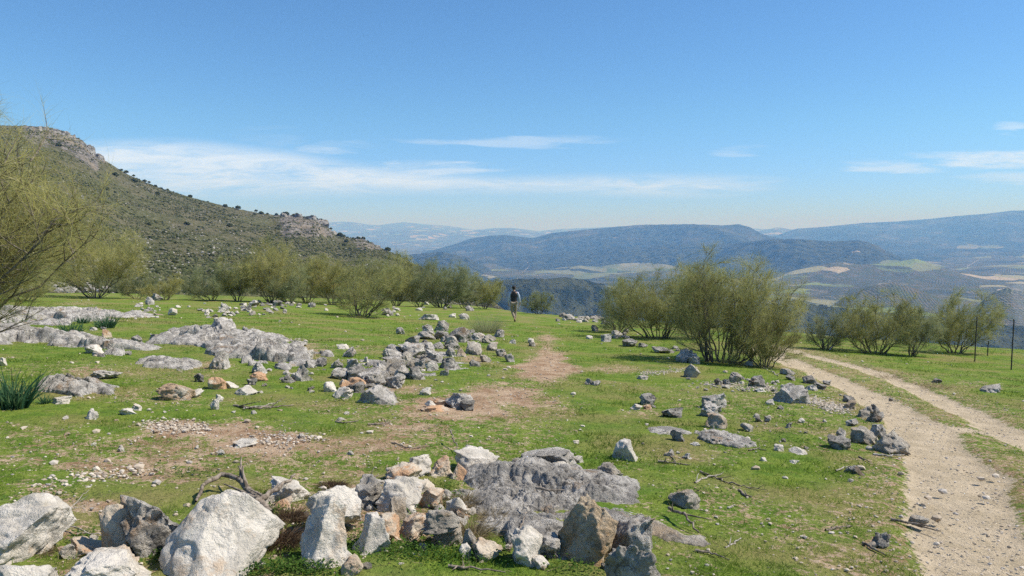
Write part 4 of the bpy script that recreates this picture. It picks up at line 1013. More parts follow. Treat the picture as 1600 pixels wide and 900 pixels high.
    if base is not None and H > 3: ok = P0[:, 2] > 1.0 - .12 * np.maximum(P0[:, 0], 0); P0, D = P0[ok], D[ok]; nt = len(P0)
    L = H * r.uniform(.05, .15, nt); W = (.0032 + .0022 * r.rand(nt)) * tw * (1 + max(0, d - 12) * .035)
    V, Q, nv = strips(P0, D, L, W, r, .22, 2, .10)
    patch = fbm3(P0 * 1.6 + seed, 2, seed); tint = np.clip(.42 + 1.0 * patch + r.normal(size=nt) * .16, 0, 1)
    npmesh('twigs', shear(V), Q, mat=M_BROOM[mat], parent=root, smooth=False, attrs={'tint': np.repeat(tint, nv)})
    return root
B = broom
B(1128, 566, 1020, 1262, 388, 'largest broom bush, leaning right over the wheel track', 1, lean=.10, n_stem=22, dens=2.3, depth=.7, spread=.30, stemr=1.25)
B(1195, 574, 1130, 1262, 478, 'low dense broom growth at the right foot of the largest bush', 2, lean=.15, n_stem=9, dens=.8, depth=.7, low=.05)
B(1030, 528, 935, 1100, 402, 'second broom bush standing left behind the largest one', 3, n_stem=17, dens=1.8, lean=.03, spread=.3)
B(1082, 530, 1030, 1150, 408, 'broom bush filling the gap behind the two large ones', 4, n_stem=10, dens=1.0)
B(966, 520, 930, 1010, 436, 'small broom bush at the left end of the right-hand group', 24, n_stem=9, dens=.7, mat='grey')
B(1290, 546, 1252, 1330, 482, 'small broom with bleached dead branches beyond the track', 5, n_stem=9, dens=.5, mat='grey')
B(1370, 552, 1296, 1440, 446, 'rounded broom bush left of the fence posts', 6, n_stem=16, dens=1.5, mat='olive', spread=.25)
B(1425, 556, 1380, 1470, 466, 'narrow broom bush between the two rounded ones near the fence', 7, n_stem=8, dens=.7, mat='grey')
B(1492, 552, 1434, 1556, 446, 'broom bush whose stems lean right behind the fence posts', 8, n_stem=13, dens=1.2, lean=.22, spread=.22, mat='olive')
B(565, 494, 508, 645, 398, 'broom with bare dark stems spreading to the right on the left meadow', 9, lean=.22, n_stem=14, dens=1.15, mat='olive', group='broom bushes of the far row', stemr=1.3, spread=.2)
GR = 'broom bushes of the far row'
B(422, 473, 378, 480, 364, 'tallest broom of the far row, with see-through upright stems', 10, n_stem=13, dens=1.1, mat='yellow', group=GR)
B(330, 470, 262, 380, 412, 'low grey-green broom left of the tallest one', 11, n_stem=11, dens=1.1, mat='grey', group=GR)
B(372, 471, 320, 410, 400, 'broom just left of the tallest one, with brownish stems', 12, n_stem=10, dens=.9, mat='olive', group=GR)
B(480, 473, 435, 540, 398, 'broom right of the tallest one', 13, n_stem=13, dens=1.3, mat='olive', group=GR)
B(520, 476, 470, 560, 400, 'broom half hidden behind the bare-stemmed one', 14, n_stem=10, dens=1.0, mat='yellow', group=GR)
B(620, 478, 575, 660, 388, 'broom behind the right side of the bare-stemmed one', 15, n_stem=12, dens=1.2, mat='olive', group=GR)
B(690, 481, 636, 748, 404, 'dense rounded grey-green broom in the middle of the pasture edge', 16, n_stem=17, dens=1.7, mat='grey', group=GR, low=.2)
B(757, 483, 720, 796, 426, 'brownish broom just left of the walking person', 17, n_stem=11, dens=1.0, mat='olive', group=GR)
B(838, 486, 805, 866, 456, 'low broom behind the walking person', 18, n_stem=9, dens=.6, mat='grey', group=GR, base=(1.75, 48.5, 1.75, 1.5, 1.5))
B(150, 466, 60, 245, 345, 'yellow-green broom at the far left behind the overhanging branches', 19, n_stem=15, dens=1.7, mat='yellow', group=GR)
B(215, 467, 170, 262, 420, 'small broom at the foot of the mountain left of the far row', 20, n_stem=8, dens=.7, mat='grey', group=GR)
B(40, 470, -60, 120, 400, 'olive broom at the far left edge behind the near one', 21, n_stem=12, dens=1.0, mat='olive', group=GR)
B(258, 469, 215, 305, 428, 'low pale broom where the far row meets the left bushes', 40, n_stem=9, dens=.7, mat='yellow', group=GR)
B(452, 475, 405, 500, 415, 'low broom filling the gap right of the tallest one', 41, n_stem=9, dens=.8, mat='grey', group=GR)
B(548, 474, 500, 600, 405, 'pale broom directly behind the bare-stemmed one', 42, n_stem=10, dens=.9, mat='yellow', group=GR)
B(655, 479, 610, 700, 415, 'olive broom left of the dense rounded grey-green one', 43, n_stem=10, dens=.9, mat='olive', group=GR)
B(728, 482, 690, 770, 424, 'broom between the dense rounded one and the brownish one', 44, n_stem=9, dens=.8, mat='grey', group=GR)
B(-250, 620, -560, 70, 330, 'huge near broom reaching in from the left edge of the picture', 22, n_stem=40, dens=4.4, mat='yellow', base=(-8.3, 8.9, 4.45, 2.6, 3.8), spread=.12, low=.06, depth=.55, tw=.85, stemr=1.7)

# dry tussock and strap-leaved clumps
M_STRAW = leaf_mat('straw', [(0, (.12, .09, .05)), (.4, (.24, .19, .10)), (1, (.42, .34, .21))])
M_ROOT = leaf_mat('dead_roots', [(0, (.045, .028, .018)), (.5, (.11, .07, .045)), (1, (.26, .19, .12))])
M_STRAP = leaf_mat('asphodel_leaf', [(0, (.035, .085, .045)), (.5, (.065, .15, .075)), (1, (.14, .23, .11))])
def clump(px, py, x0, x1, ytop, label, cat, name, mat, n, seed, wd, droop=.35, up_=.9, part='leaves', group=None):
    r = np.random.RandomState(seed); g = at(px, py); mpp = g[1] / F; W_ = (x1 - x0) * mpp * .5; H = (py - ytop) * mpp * 1.25
    a = r.uniform(0, 2 * PI, n); q = r.rand(n) ** .5 * .55
    P0 = np.stack([np.cos(a) * q * W_, np.sin(a) * q * W_ * .8, np.zeros(n) - .01], 1)
    D = np.stack([np.cos(a) * (q + .15), np.sin(a) * (q + .15), np.full(n, up_)], 1) + r.normal(size=(n, 3)) * .22; D /= np.linalg.norm(D, axis=1)[:, None]
    V, Q, nv = strips(P0, D, H * r.uniform(.55, 1.1, n), np.full(n, wd) * r.uniform(.7, 1.2, n), r, .18, 4, droop)
    root = empty(name, tuple(g), label, cat, group)
    npmesh(part, V, Q, mat=mat, parent=root, smooth=False, attrs={'tint': np.repeat(r.rand(n), nv)}); return root
clump(760, 520, 732, 788, 484, 'dry grey-green tussock beside the path before the walker', 'tussock', 'grass_tussock', M_BROOM['grey'], 900, 31, .006, .3)
clump(20, 637, -20, 58, 580, 'large dark green strap-leaved clump at the left edge', 'plant', 'asphodel_plant', M_STRAP, 220, 32, .026, .25, 1.5)
clump(70, 630, 58, 84, 612, 'little strap-leaved tuft right of the large clump at the left edge', 'plant', 'asphodel_plant', M_STRAP, 50, 33, .016, .25, 1.5)
clump(165, 512, 143, 188, 490, 'strap-leaved clump behind the upright cream stone', 'plant', 'asphodel_plant', M_STRAP, 150, 34, .03, .22, 1.6)
clump(112, 526, 90, 135, 503, 'strap-leaved clump between the domed and the flat outcrop', 'plant', 'asphodel_plant', M_STRAP, 150, 35, .03, .22, 1.6)
clump(22, 516, -5, 48, 498, 'low strap-leaved clump in front of the outcrop under the branches', 'plant', 'asphodel_plant', M_STRAP, 150, 36, .03, .22, 1.6)
clump(130, 505, 116, 142, 494, 'smallest strap-leaved clump above the middle one', 'plant', 'asphodel_plant', M_STRAP, 70, 37, .03, .22, 1.6)
for i, (px, py, x0, x1, yt, lb) in enumerate([
    (735, 838, 700, 775, 792, 'fringe of dry drooping grass on the lower left rim of the dome'),
    (722, 790, 700, 752, 754, 'dry grass tuft on the upper left rim of the dome'),
    (770, 812, 745, 800, 782, 'flattened dry grass lying on the bedrock dome'),
    (952, 872, 930, 975, 842, 'orange dry grass between the tan pitted boulder and the grey-white one'),
    (440, 850, 405, 472, 790, 'mass of brown dead roots left of the tall knobbly boulder'),
    (455, 812, 430, 482, 775, 'upper tangle of brown dead roots behind the tall knobbly boulder'),
    (520, 760, 492, 548, 738, 'dark brush tangle behind the off-white rock'),
    (60, 865, 30, 100, 846, 'dead grass between the big grey boulder and the small tan stone'),
    (1390, 590, 1365, 1420, 580, 'brown dead weeds in the rubble beyond the track, left part'),
    (1460, 606, 1430, 1500, 590, 'brown dead weeds in the rubble beyond the track, right part')]):
    clump(px, py, x0, x1, yt, lb, 'dry grass', 'dry_grass_clump', M_ROOT if i in (4, 5, 6) else M_STRAW, 700 if i in (4, 5, 6) else 420 if i < 8 else 150, 50 + i, .0045, (.62 if i in (4, 5, 6) else .45) if i not in (8, 9) else .3, .6, 'blades')

# ------------------------------------------------------------------ grass blades and small weeds (nobody could count them)
M_GRASS = leaf_mat('grass_blades', [(0, (.085, .150, .020)), (.4, (.175, .275, .034)), (.78, (.27, .37, .055)), (.92, (.38, .38, .11)), (1, (.54, .46, .25))])
def in_outcrops(x, y, f=.93):
    m = np.zeros(x.shape, bool)
    for c, th, rr in OUTC:
        a = np.arctan2(y - c[1], x - c[0]); m |= np.hypot(x - c[0], y - c[1]) < np.interp(a, th, rr, period=2 * PI) * f
    return m
def grass():
    r = np.random.RandomState(8); N = 620000
    y = np.exp(r.uniform(math.log(2.2), math.log(34), N)); x = r.uniform(-.80, .80, N) * y
    tr = track_mask(x, y); di = dirt_mask(x, y)
    pt = fbm2(x * 2.1, y * 2.1, 4, 81); pt2 = fbm2(x * 9, y * 9, 2, 85)
    p = np.clip(1.15 - 1.35 * di - 1.5 * tr, 0, 1) * (.35 + .65 * sstep(pt, .36, .56)) * (.3 + .7 * sstep(pt2, .3, .6))
    ok = (r.rand(N) < p) & (~in_outcrops(x, y) | ((sub_noise(x, y) < .49) & (y > 7))); x, y, pt = x[ok], y[ok], pt[ok]; n = len(x)
    P0 = np.stack([x, y, G(x, y) - .004], 1)
    D = np.stack([r.normal(size=n) * .55, r.normal(size=n) * .55, np.full(n, .8)], 1); D /= np.linalg.norm(D, axis=1)[:, None]
    tall = sstep(fbm2(x * 3.1 + 5, y * 3.1, 3, 95), .64, .76)
    L = (.006 + .015 * r.rand(n) ** 1.6 + .014 * sstep(pt, .5, .7) + .035 * tall * r.rand(n)) * (1 + .012 * y); W = .0026 * (1 + .24 * np.maximum(y - 2.5, 0)) * r.uniform(.7, 1.3, n)
    V, Q, nv = strips(P0, D, L, W, r, .5, 1)
    big_ = fbm2(x * .35, y * .35, 3, 88)
    tint = np.clip(.39 + .9 * (pt - .5) * -1 + .95 * (big_ - .5) + r.normal(size=n) * .17 + (r.rand(n) < .05) * .5, 0, 1)
    tag(npmesh('grass', V, Q, mat=M_GRASS, smooth=False, attrs={'tint': np.repeat(tint, nv)}), kind='stuff')
grass()
def straw_litter():
    r = np.random.RandomState(19); N = 9000; y = np.exp(r.uniform(math.log(2.6), math.log(18), N)); x = r.uniform(-.78, .78, N) * y
    ok = (track_mask(x, y) < .3) & (r.rand(N) < .35 + .65 * dirt_mask(x, y)); x, y = x[ok], y[ok]; n = len(x)
    P0 = np.stack([x, y, G(x, y) + .012 + .012 * r.rand(n)], 1); a = r.uniform(0, 2 * PI, n); D = np.stack([np.cos(a), np.sin(a), r.normal(size=n) * .12], 1)
    V, Q, nv = strips(P0, D, r.uniform(.03, .14, n), .0016 * (1 + .2 * y), r, .25, 2)
    tag(npmesh('dry_straw', V, Q, mat=M_STRAW, smooth=False, attrs={'tint': np.repeat(r.uniform(.2, 1, n), nv)}), kind='stuff')
straw_litter()
M_WEED = leaf_mat('weed_leaves', [(0, (.035, .075, .018)), (.5, (.075, .15, .03)), (1, (.14, .22, .05))])
def weeds():
    r = np.random.RandomState(18); P = []
    spots = [(470, 888, 50, 8, 900), (400, 892, 40, 10, 700), (620, 862, 60, 16, 1300), (690, 868, 60, 14, 1000), (560, 850, 20, 20, 500), (700, 780, 22, 22, 500), (640, 800, 30, 12, 300), (430, 800, 20, 8, 300),
             (250, 870, 12, 12, 200), (70, 780, 50, 12, 300), (760, 870, 40, 12, 600), (900, 890, 40, 10, 400), (600, 625, 40, 8, 500), (540, 625, 30, 6, 300), (130, 840, 14, 12, 200), (480, 895, 60, 8, 700), (300, 740, 60, 8, 400), (1090, 770, 40, 8, 200), (1230, 690, 60, 14, 300), (960, 720, 30, 8, 200), (820, 728, 20, 4, 150), (1400, 560, 40, 3, 100)]
    for cx, cy_, rx, ry, n in spots:
        n = int(n * .6)
        for _ in range(0):
            a = at(cx + r.normal() * rx * .6, cy_ + r.normal() * ry * .6) if False else None
        gx = cx + r.normal(size=n) * rx * .6; gy = cy_ + r.normal(size=n) * ry * .6
        g0 = at(cx, cy_); gx1 = at(cx + rx, cy_); gy1 = at(cx, cy_ - ry)
        X = g0[0] + (gx - cx) / rx * (gx1[0] - g0[0]) ; Y = g0[1] - (gy - cy_) / ry * (gy1[1] - g0[1])
        P.append(np.stack([X, Y], 1))
    P = np.concatenate(P); n = len(P); z = G(P[:, 0], P[:, 1]) + .004 + .045 * r.rand(n) ** 1.3
    P0 = np.column_stack([P, z]); a = r.uniform(0, 2 * PI, n)
    D = np.stack([np.cos(a), np.sin(a), r.uniform(-.1, .9, n)], 1); D /= np.linalg.norm(D, axis=1)[:, None]
    side = np.cross(D, [0, 0, 1.]); side /= np.linalg.norm(side, axis=1)[:, None]; L = r.uniform(.010, .024, n)
    L = L * (1 + .10 * np.maximum(P[:, 1] - 4, 0))
    c = P0 + D * (L * .5)[:, None]; e = P0 + D * L[:, None]; wv = side * (L * .32)[:, None]
    V = np.stack([P0, c - wv, e, c + wv], 1).reshape(-1, 3); Q = (np.arange(n) * 4)[:, None] + np.arange(4)[None]
    tag(npmesh('ground_weeds', V, Q, mat=M_WEED, smooth=False, attrs={'tint': np.repeat(r.rand(n), 4)}), kind='stuff')
weeds()

# ------------------------------------------------------------------ scrub and scree on the mountain, shrubs on its skyline
M_SCRUB = tint_mat('scrub', [(0, (.034, .042, .019)), (.3, (.068, .078, .034)), (.8, (.112, .114, .054)), (1, (.15, .138, .078))], 1)
M_SCREE = tint_mat('scree', [(0, (.20, .185, .16)), (.6, (.36, .33, .29)), (1, (.52, .48, .42))])
def mountain_cover():
    r = np.random.RandomState(44)
    def pts(N):
        u = r.uniform(-.95, .02, N); t = np.exp(r.uniform(math.log(95), math.log(860), N)); yc = mount_crest(u); ok = t < yc * 1.0; u, t = u[ok], t[ok]
        x = u * t; z, rk = mount_height(x, t); return x, t, z, rk
    x, y, z, rk = pts(130000); dn_ = fbm2(x / 26, y / 26, 4, 401); keep = (r.rand(len(x)) < sstep(dn_, .36, .62) * 1.0 + .08) & (rk < .75); x, y, z = x[keep], y[keep], z[keep]
    S = (.25 + .60 * r.rand(len(x)) ** 3) * (1 + .0009 * y)
    tag(blob_mesh('mountain_scrub', np.stack([x, y, z + S * .2], 1), S, M_SCRUB, 1, 9, .7), kind='stuff')
    x, y, z, rk = pts(22000); dn_ = fbm2(x / 16, y / 40, 4, 411); keep = (r.rand(len(x)) < sstep(dn_, .48, .66) + rk * .8 + .04); x, y, z = x[keep], y[keep], z[keep]
    S = (.20 + .42 * r.rand(len(x)) ** 2.2) * (1 + .0008 * y)
    tag(blob_mesh('mountain_scree', np.stack([x, y, z + S * .1], 1), S, M_SCREE, 1, 10, .6), kind='stuff')
mountain_cover()
def leafy_shrub(px, py, w_px, D, label, group, seed, name='mountain_shrub'):
    r = np.random.RandomState(seed); d = ray(px, py); c = CAM + D * d; s = w_px * D / F / 2
    root = empty(name, tuple(c), label, 'shrub', group)
    n = 120; a = r.normal(size=(n, 3)); a /= np.linalg.norm(a, axis=1)[:, None]; a *= (r.rand(n, 1) ** .4) * (.8 + .4 * r.rand()); a[:, 2] = np.abs(a[:, 2]) * .95
    o = blob_mesh('crown', a * s + np.array([0, 0, s * .1]), np.full(n, s * .24) * r.uniform(.6, 1.3, n), M_SCRUB, 1, seed, .8, r.uniform(0, .45, n)); o.parent = root
    v, q = join([tube_arrays(np.array([[0, 0, -s * .8], [s * .1, 0, 0], [s * .2, s * .1, s * .5]]), [s * .1, s * .08, s * .03]), tube_arrays(np.array([[0, 0, -s * .5], [-s * .2, 0, .1 * s], [-s * .4, s * .1, s * .5]]), [s * .08, s * .05, s * .02])])
    npmesh('trunk', v, q, mat=M_BARK, parent=root); return root
msk = lambda px: np.interp(px, [p[0] for p in MSKY], [p[1] for p in MSKY])
rs = random.Random(9)
for i, px in enumerate([190, 197, 209, 217, 226, 233, 243, 252, 262, 297]):
    leafy_shrub(px, msk(px) - .5 + rs.uniform(-1, 1.5), rs.uniform(3.5, 7), mdist(px) * .995, 'dark shrub on the bare skyline of the mountain slope', 'shrubs on the mountain skyline', 500 + i)
for i, px in enumerate([352, 372, 400, 408, 418, 432, 443, 447, 455, 459, 464, 475, 480, 488, 495, 501, 517, 531, 537, 543, 552, 560, 568, 574, 606, 614, 622, 633]):
    leafy_shrub(px, msk(px) + rs.uniform(-1, 3), rs.uniform(4, 9), mdist(px) * .985, 'dark green shrub along the cliff and ridge at the mountain shoulder', 'shrubs along the cliff and ridge', 540 + i)
for i, (px, py, w_) in enumerate([(180, 275, 12), (246, 304, 8), (232, 352, 9), (175, 361, 8), (235, 373, 8), (292, 351, 9), (359, 354, 9), (210, 284, 10), (166, 296, 9), (92, 228, 9), (538, 384, 8), (541, 378, 7), (330, 400, 8), (276, 381, 7)]):
    t = np.linspace(120, 800, 500); d = ray(px, py); z, _ = mount_height(d[0] * t, t); k = np.argmax(1.6 + d[2] * t < z)
    leafy_shrub(px, py, w_, float(t[k]), 'round dark shrub standing out on the mountain slope', 'round shrubs on the open slope', 600 + i)

# dark scrub on the lower hills in front of the valley, seen from above: one mass
def valley_scrub():
    r = np.random.RandomState(46); N = 60000
    y = np.exp(r.uniform(math.log(420), math.log(3400), N)); u = r.uniform(-.12, .80, N); x = u * y
    z, wd = valley_height(x, y); dn_ = fbm2(x / 60, y / 60, 4, 421); keep = (r.rand(N) < sstep(dn_, .38, .60)) & (wd > .5); x, y, z = x[keep], y[keep], z[keep]
    S = (1.0 + 1.8 * r.rand(len(x)) ** 2) * (1 + y * .00035)
    tag(blob_mesh('valley_scrub', np.stack([x, y, z + S * .2], 1), S, M_SCRUB, 1, 12, .75), kind='stuff')
valley_scrub()
# ------------------------------------------------------------------ fallen branches and twigs
def twig(pts, rad, label, mat=None, name='fallen_branch', forks=2, lift=.01, seed=1, arch=None, cat='branch'):
    r = np.random.RandomState(seed); P = np.array([at(a, b) for a, b in pts]); P[:, 2] += lift
    if arch is not None: P[:, 2] += np.array(arch)
    t = np.linspace(0, 1, 14) * (len(P) - 1); i = np.minimum(t.astype(int), len(P) - 2)
    c = P[i] + (P[i + 1] - P[i]) * (t - i)[:, None]; L = np.linalg.norm(P[-1] - P[0]); c[1:-1] += r.normal(size=(12, 3)) * L * .012; c[:, 2] = np.maximum(c[:, 2], G(c[:, 0], c[:, 1]) + rad * .6)
    parts = [tube_arrays(c, np.linspace(rad, rad * .35, 14) * r.uniform(.85, 1.15, 14), 6)]
    for _ in range(forks):
        k = r.randint(2, 11); d = c[min(k + 1, 13)] - c[k]; d /= np.linalg.norm(d) + 1e-9
        e = c[k] + (d + r.normal(size=3) * .6) * L * r.uniform(.12, .3); e[2] = max(e[2], float(G(e[0], e[1])) + rad)
        q = bez(c[k], (c[k] + e) / 2 + r.normal(size=3) * L * .02, e, 5); parts.append(tube_arrays(q, np.linspace(rad * .55, rad * .15, 5), 5))
    V, Q = join(parts); o = npmesh(name, V - P[0], Q, mat=mat or M_DARKBARK, loc=P[0]); tag(o, label, cat); return o
twig([(1028, 722), (1045, 724), (1078, 728)], .014, 'dark stick lying right of the smooth light boulder', seed=1)
twig([(1048, 714), (1055, 722), (1062, 728)], .008, 'short twig crossing the dark stick', seed=2, forks=1)
twig([(1086, 756), (1100, 748), (1128, 742)], .010, 'pale curved twig in the middle of the right meadow', M_PALEBARK, seed=3)
twig([(1094, 738), (1118, 748), (1140, 757)], .010, 'dark twig crossing the pale curved one', seed=4)
twig([(1140, 756), (1165, 762), (1200, 768)], .007, 'long thin twig pointing right toward the track', seed=5)
twig([(1155, 768), (1163, 776), (1175, 778)], .016, 'stubby dark branch piece beside a small hollow', seed=6)
twig([(1392, 813), (1425, 820), (1470, 832)], .012, 'long dark stick reaching onto the wheel track', seed=7)
twig([(1348, 850), (1365, 860), (1385, 870)], .012, 'short straight stick below the dark round stone', seed=8, forks=0)
twig([(1290, 830), (1315, 826), (1332, 824)], .009, 'crooked twig left of the dark round stone', seed=9)
twig([(1364, 711), (1390, 714), (1413, 712)], .014, 'curved grey branch below the big tan boulder at the track', M_PALEBARK, seed=10)
twig([(1342, 715), (1352, 720), (1361, 724)], .010, 'small dark twig left of the curved grey branch', seed=11, forks=1)
twig([(1306, 737), (1318, 732), (1326, 730)], .010, 'pale twig touching the small dark rock near the track', M_PALEBARK, seed=12, forks=0)
twig([(1170, 705), (1185, 702), (1198, 705)], .010, 'short brown twig at the tail of the gravelly outcrop', seed=13)
twig([(1086, 862), (1110, 866), (1140, 877)], .010, 'thin straight stick right of the dome tongue', seed=14, forks=0)
twig([(1045, 806), (1070, 822), (1092, 838)], .014, 'dead branch lying along the rim of the dome tongue', seed=15, arch=[.05, .07, .02])
twig([(1133, 858), (1148, 850), (1158, 843)], .008, 'pale thin twig near the end of the dome tongue', M_PALEBARK, seed=16, forks=1)
twig([(838, 808), (856, 812), (882, 812)], .012, 'dark stick lying on top of the bedrock dome', seed=17, arch=[.2, .2, .2], forks=0)
twig([(612, 693), (640, 702), (672, 698)], .008, 'dark twig on the bare earth behind the upper row of rocks', seed=18)
twig([(704, 692), (711, 702), (717, 714)], .009, 'upright dark twig behind the pinkish white boulder', seed=19, forks=0, arch=[.12, .06, 0])
twig([(365, 635), (400, 640), (458, 634)], .018, 'dark tangled branch in the left meadow', seed=20, forks=5)
twig([(380, 640), (410, 636), (440, 628)], .010, 'pale twig on top of the tangled branch', M_PALEBARK, seed=21, forks=3)
twig([(524, 660), (540, 662), (560, 658)], .012, 'short dark driftwood piece near the middle path', seed=22)
twig([(575, 664), (595, 664), (610, 660)], .014, 'gnarled dark wood right of the driftwood piece', seed=23, forks=3)
twig([(1215, 588), (1205, 582), (1190, 576)], .012, 'dead branch under the large broom next to the track', M_PALEBARK, seed=24)
twig([(700, 886), (730, 890), (790, 897)], .010, 'brown twig at the bottom edge below the dome', seed=25)
twig([(795, 862), (806, 850), (820, 838)], .012, 'dark stick propped against the pale grey rock', seed=26, forks=0, arch=[0, .04, .12])
twig([(480, 875), (520, 780)], .001, 'thin dry stalk behind the tall boulder', M_STRAW, seed=30, forks=0) if False else None
twig([(560, 790), (575, 778), (592, 768)], .012, 'dark stick slanting between the mottled boulder and the pitted one', seed=27, arch=[.03, .08, .12], forks=1)
twig([(420, 810), (400, 790), (378, 772), (350, 765), (322, 772), (306, 790)], .030, 'thick arched dead branch behind the largest white boulder', seed=28, forks=6, arch=[.02, .05, .10, .11, .08, .02])
twig([(398, 800), (430, 790), (462, 772)], .022, 'thick brown stick across the dead roots', seed=29, arch=[.04, .10, .14], forks=3)
twig([(95, 826), (140, 842), (190, 850)], .006, 'pale dry stalk left of the pinkish slab', M_PALEBARK, seed=31, arch=[.03, .03, .02])
twig([(80, 800), (110, 812), (140, 790)], .006, 'thin pale stalk right of the big grey boulder', M_PALEBARK, seed=32, arch=[.02, .06, .10])
for i, (a, b, c_) in enumerate([((1288, 545), (1284, 528), (1296, 512)), ((1292, 546), (1300, 530), (1312, 516)), ((1296, 547), (1306, 536), (1318, 528))]):
    g = at(a[0], a[1]); s = g[1] / F
    pts = [np.array([(q[0] - a[0]) * s, .1 * k, (a[1] - q[1]) * s]) for k, q in enumerate((a, b, c_))]
    V, Q = tube_arrays(bez(*pts, 8), np.linspace(.03, .01, 8), 6)
    tag(npmesh('dead_branch', V, Q, mat=M_PALEBARK, loc=g), ['leftmost bleached dead branch beside the small broom', 'middle bleached dead branch beside the small broom', 'rightmost bleached dead branch beside the small broom'][i], 'branch')

# ------------------------------------------------------------------ wire fence at the right edge
def simple_mat(name, col, rough=.6, metal=0, nscale=0, col2=None):
    m, T = new_mat(name)
    c = col
    if nscale:
        P = T.n('ShaderNodeTexCoord').outputs['Object']; c = T.mix(T.ss(T.noise(P, nscale, 4), .35, .65), col, col2)
    b = T.n('ShaderNodeBsdfPrincipled', {'Base Color': c if nscale else (*col, 1), 'Roughness': rough, 'Metallic': metal}); T.n('ShaderNodeOutputMaterial', {0: b}); return m
M_IRON = simple_mat('rusty_iron', (.025, .024, .023), .7, .0, 12, (.06, .045, .035))
M_WIRE = simple_mat('wire', (.22, .22, .22), .5, .6)
def fence():
    foots = [at(1760, 640), at(1580, 578), at(1523, 565), at(1543, 556)]
    h = 1.40
    root = empty('wire_fence', tuple(foots[1]), 'thin black wire fence on iron rods at the right edge', 'fence')
    o0 = foots[1]; tops = []
    for i, f in enumerate(foots):
        hh = h if i < 3 else .5
        p = f - o0
        V, Q = join([tube_arrays(np.array([p + [0, 0, -.15], p + [0, 0, hh * .5], p + [.01, 0, hh]]), [.017, .017, .016], 6),
                     tube_arrays(np.array([p + [0, 0, hh - .004], p + [.01, 0, hh + .012]]), [.024, .020], 6)])
        npmesh('post', V, Q, mat=M_IRON, parent=root)
    for hh in (.25, .55, .85, 1.12, 1.33):
        for a, b in ((0, 1), (1, 2)):
            A, B_ = foots[a] - o0 + [0, -.02, hh], foots[b] - o0 + [0, -.02, hh]; t = np.linspace(0, 1, 9)[:, None]
            c = A + (B_ - A) * t; c[:, 2] -= (.03 * 4 * t * (1 - t))[:, 0]
            V, Q = tube_arrays(c, np.full(9, .0030), 4); npmesh('wire', V, Q, mat=M_WIRE, parent=root)
fence()

# ------------------------------------------------------------------ the person walking away along the path
SKIN = simple_mat('skin', (.45, .27, .19), .6); HAIR = simple_mat('dark_hair', (.02, .016, .013), .8, 0, 40, (.04, .03, .025))
VEST = simple_mat('black_vest', (.012, .012, .014), .75, 0, 25, (.02, .02, .023)); SHIRT = simple_mat('pale_blue_shirt', (.42, .46, .58), .8, 0, 18, (.52, .56, .66))
TROU = simple_mat('khaki_trousers', (.25, .20, .14), .9, 0, 14, (.34, .28, .20)); SHOE = simple_mat('dark_boots', (.05, .04, .03), .8); CAPM = simple_mat('black_cap', (.015, .015, .018), .8)
def skin_part(name, V, E, Rr, mat, parent, sub=2):
    me = bpy.data.meshes.new(name); me.from_pydata([tuple(v) for v in V], E, []); o = bpy.data.objects.new(name, me); COL.objects.link(o); o.parent = parent
    o.modifiers.new('Skin', 'SKIN'); 
    if not me.skin_vertices: me.attributes
    sl = me.skin_vertices[0].data if len(me.skin_vertices) else None
    for i, rr in enumerate(Rr):
        sl[i].radius = (rr, rr) if not isinstance(rr, tuple) else rr; sl[i].use_root = (i == 0)
    s = o.modifiers.new('Subdivision', 'SUBSURF'); s.levels = sub; s.render_levels = sub
    me.materials.append(mat); return o
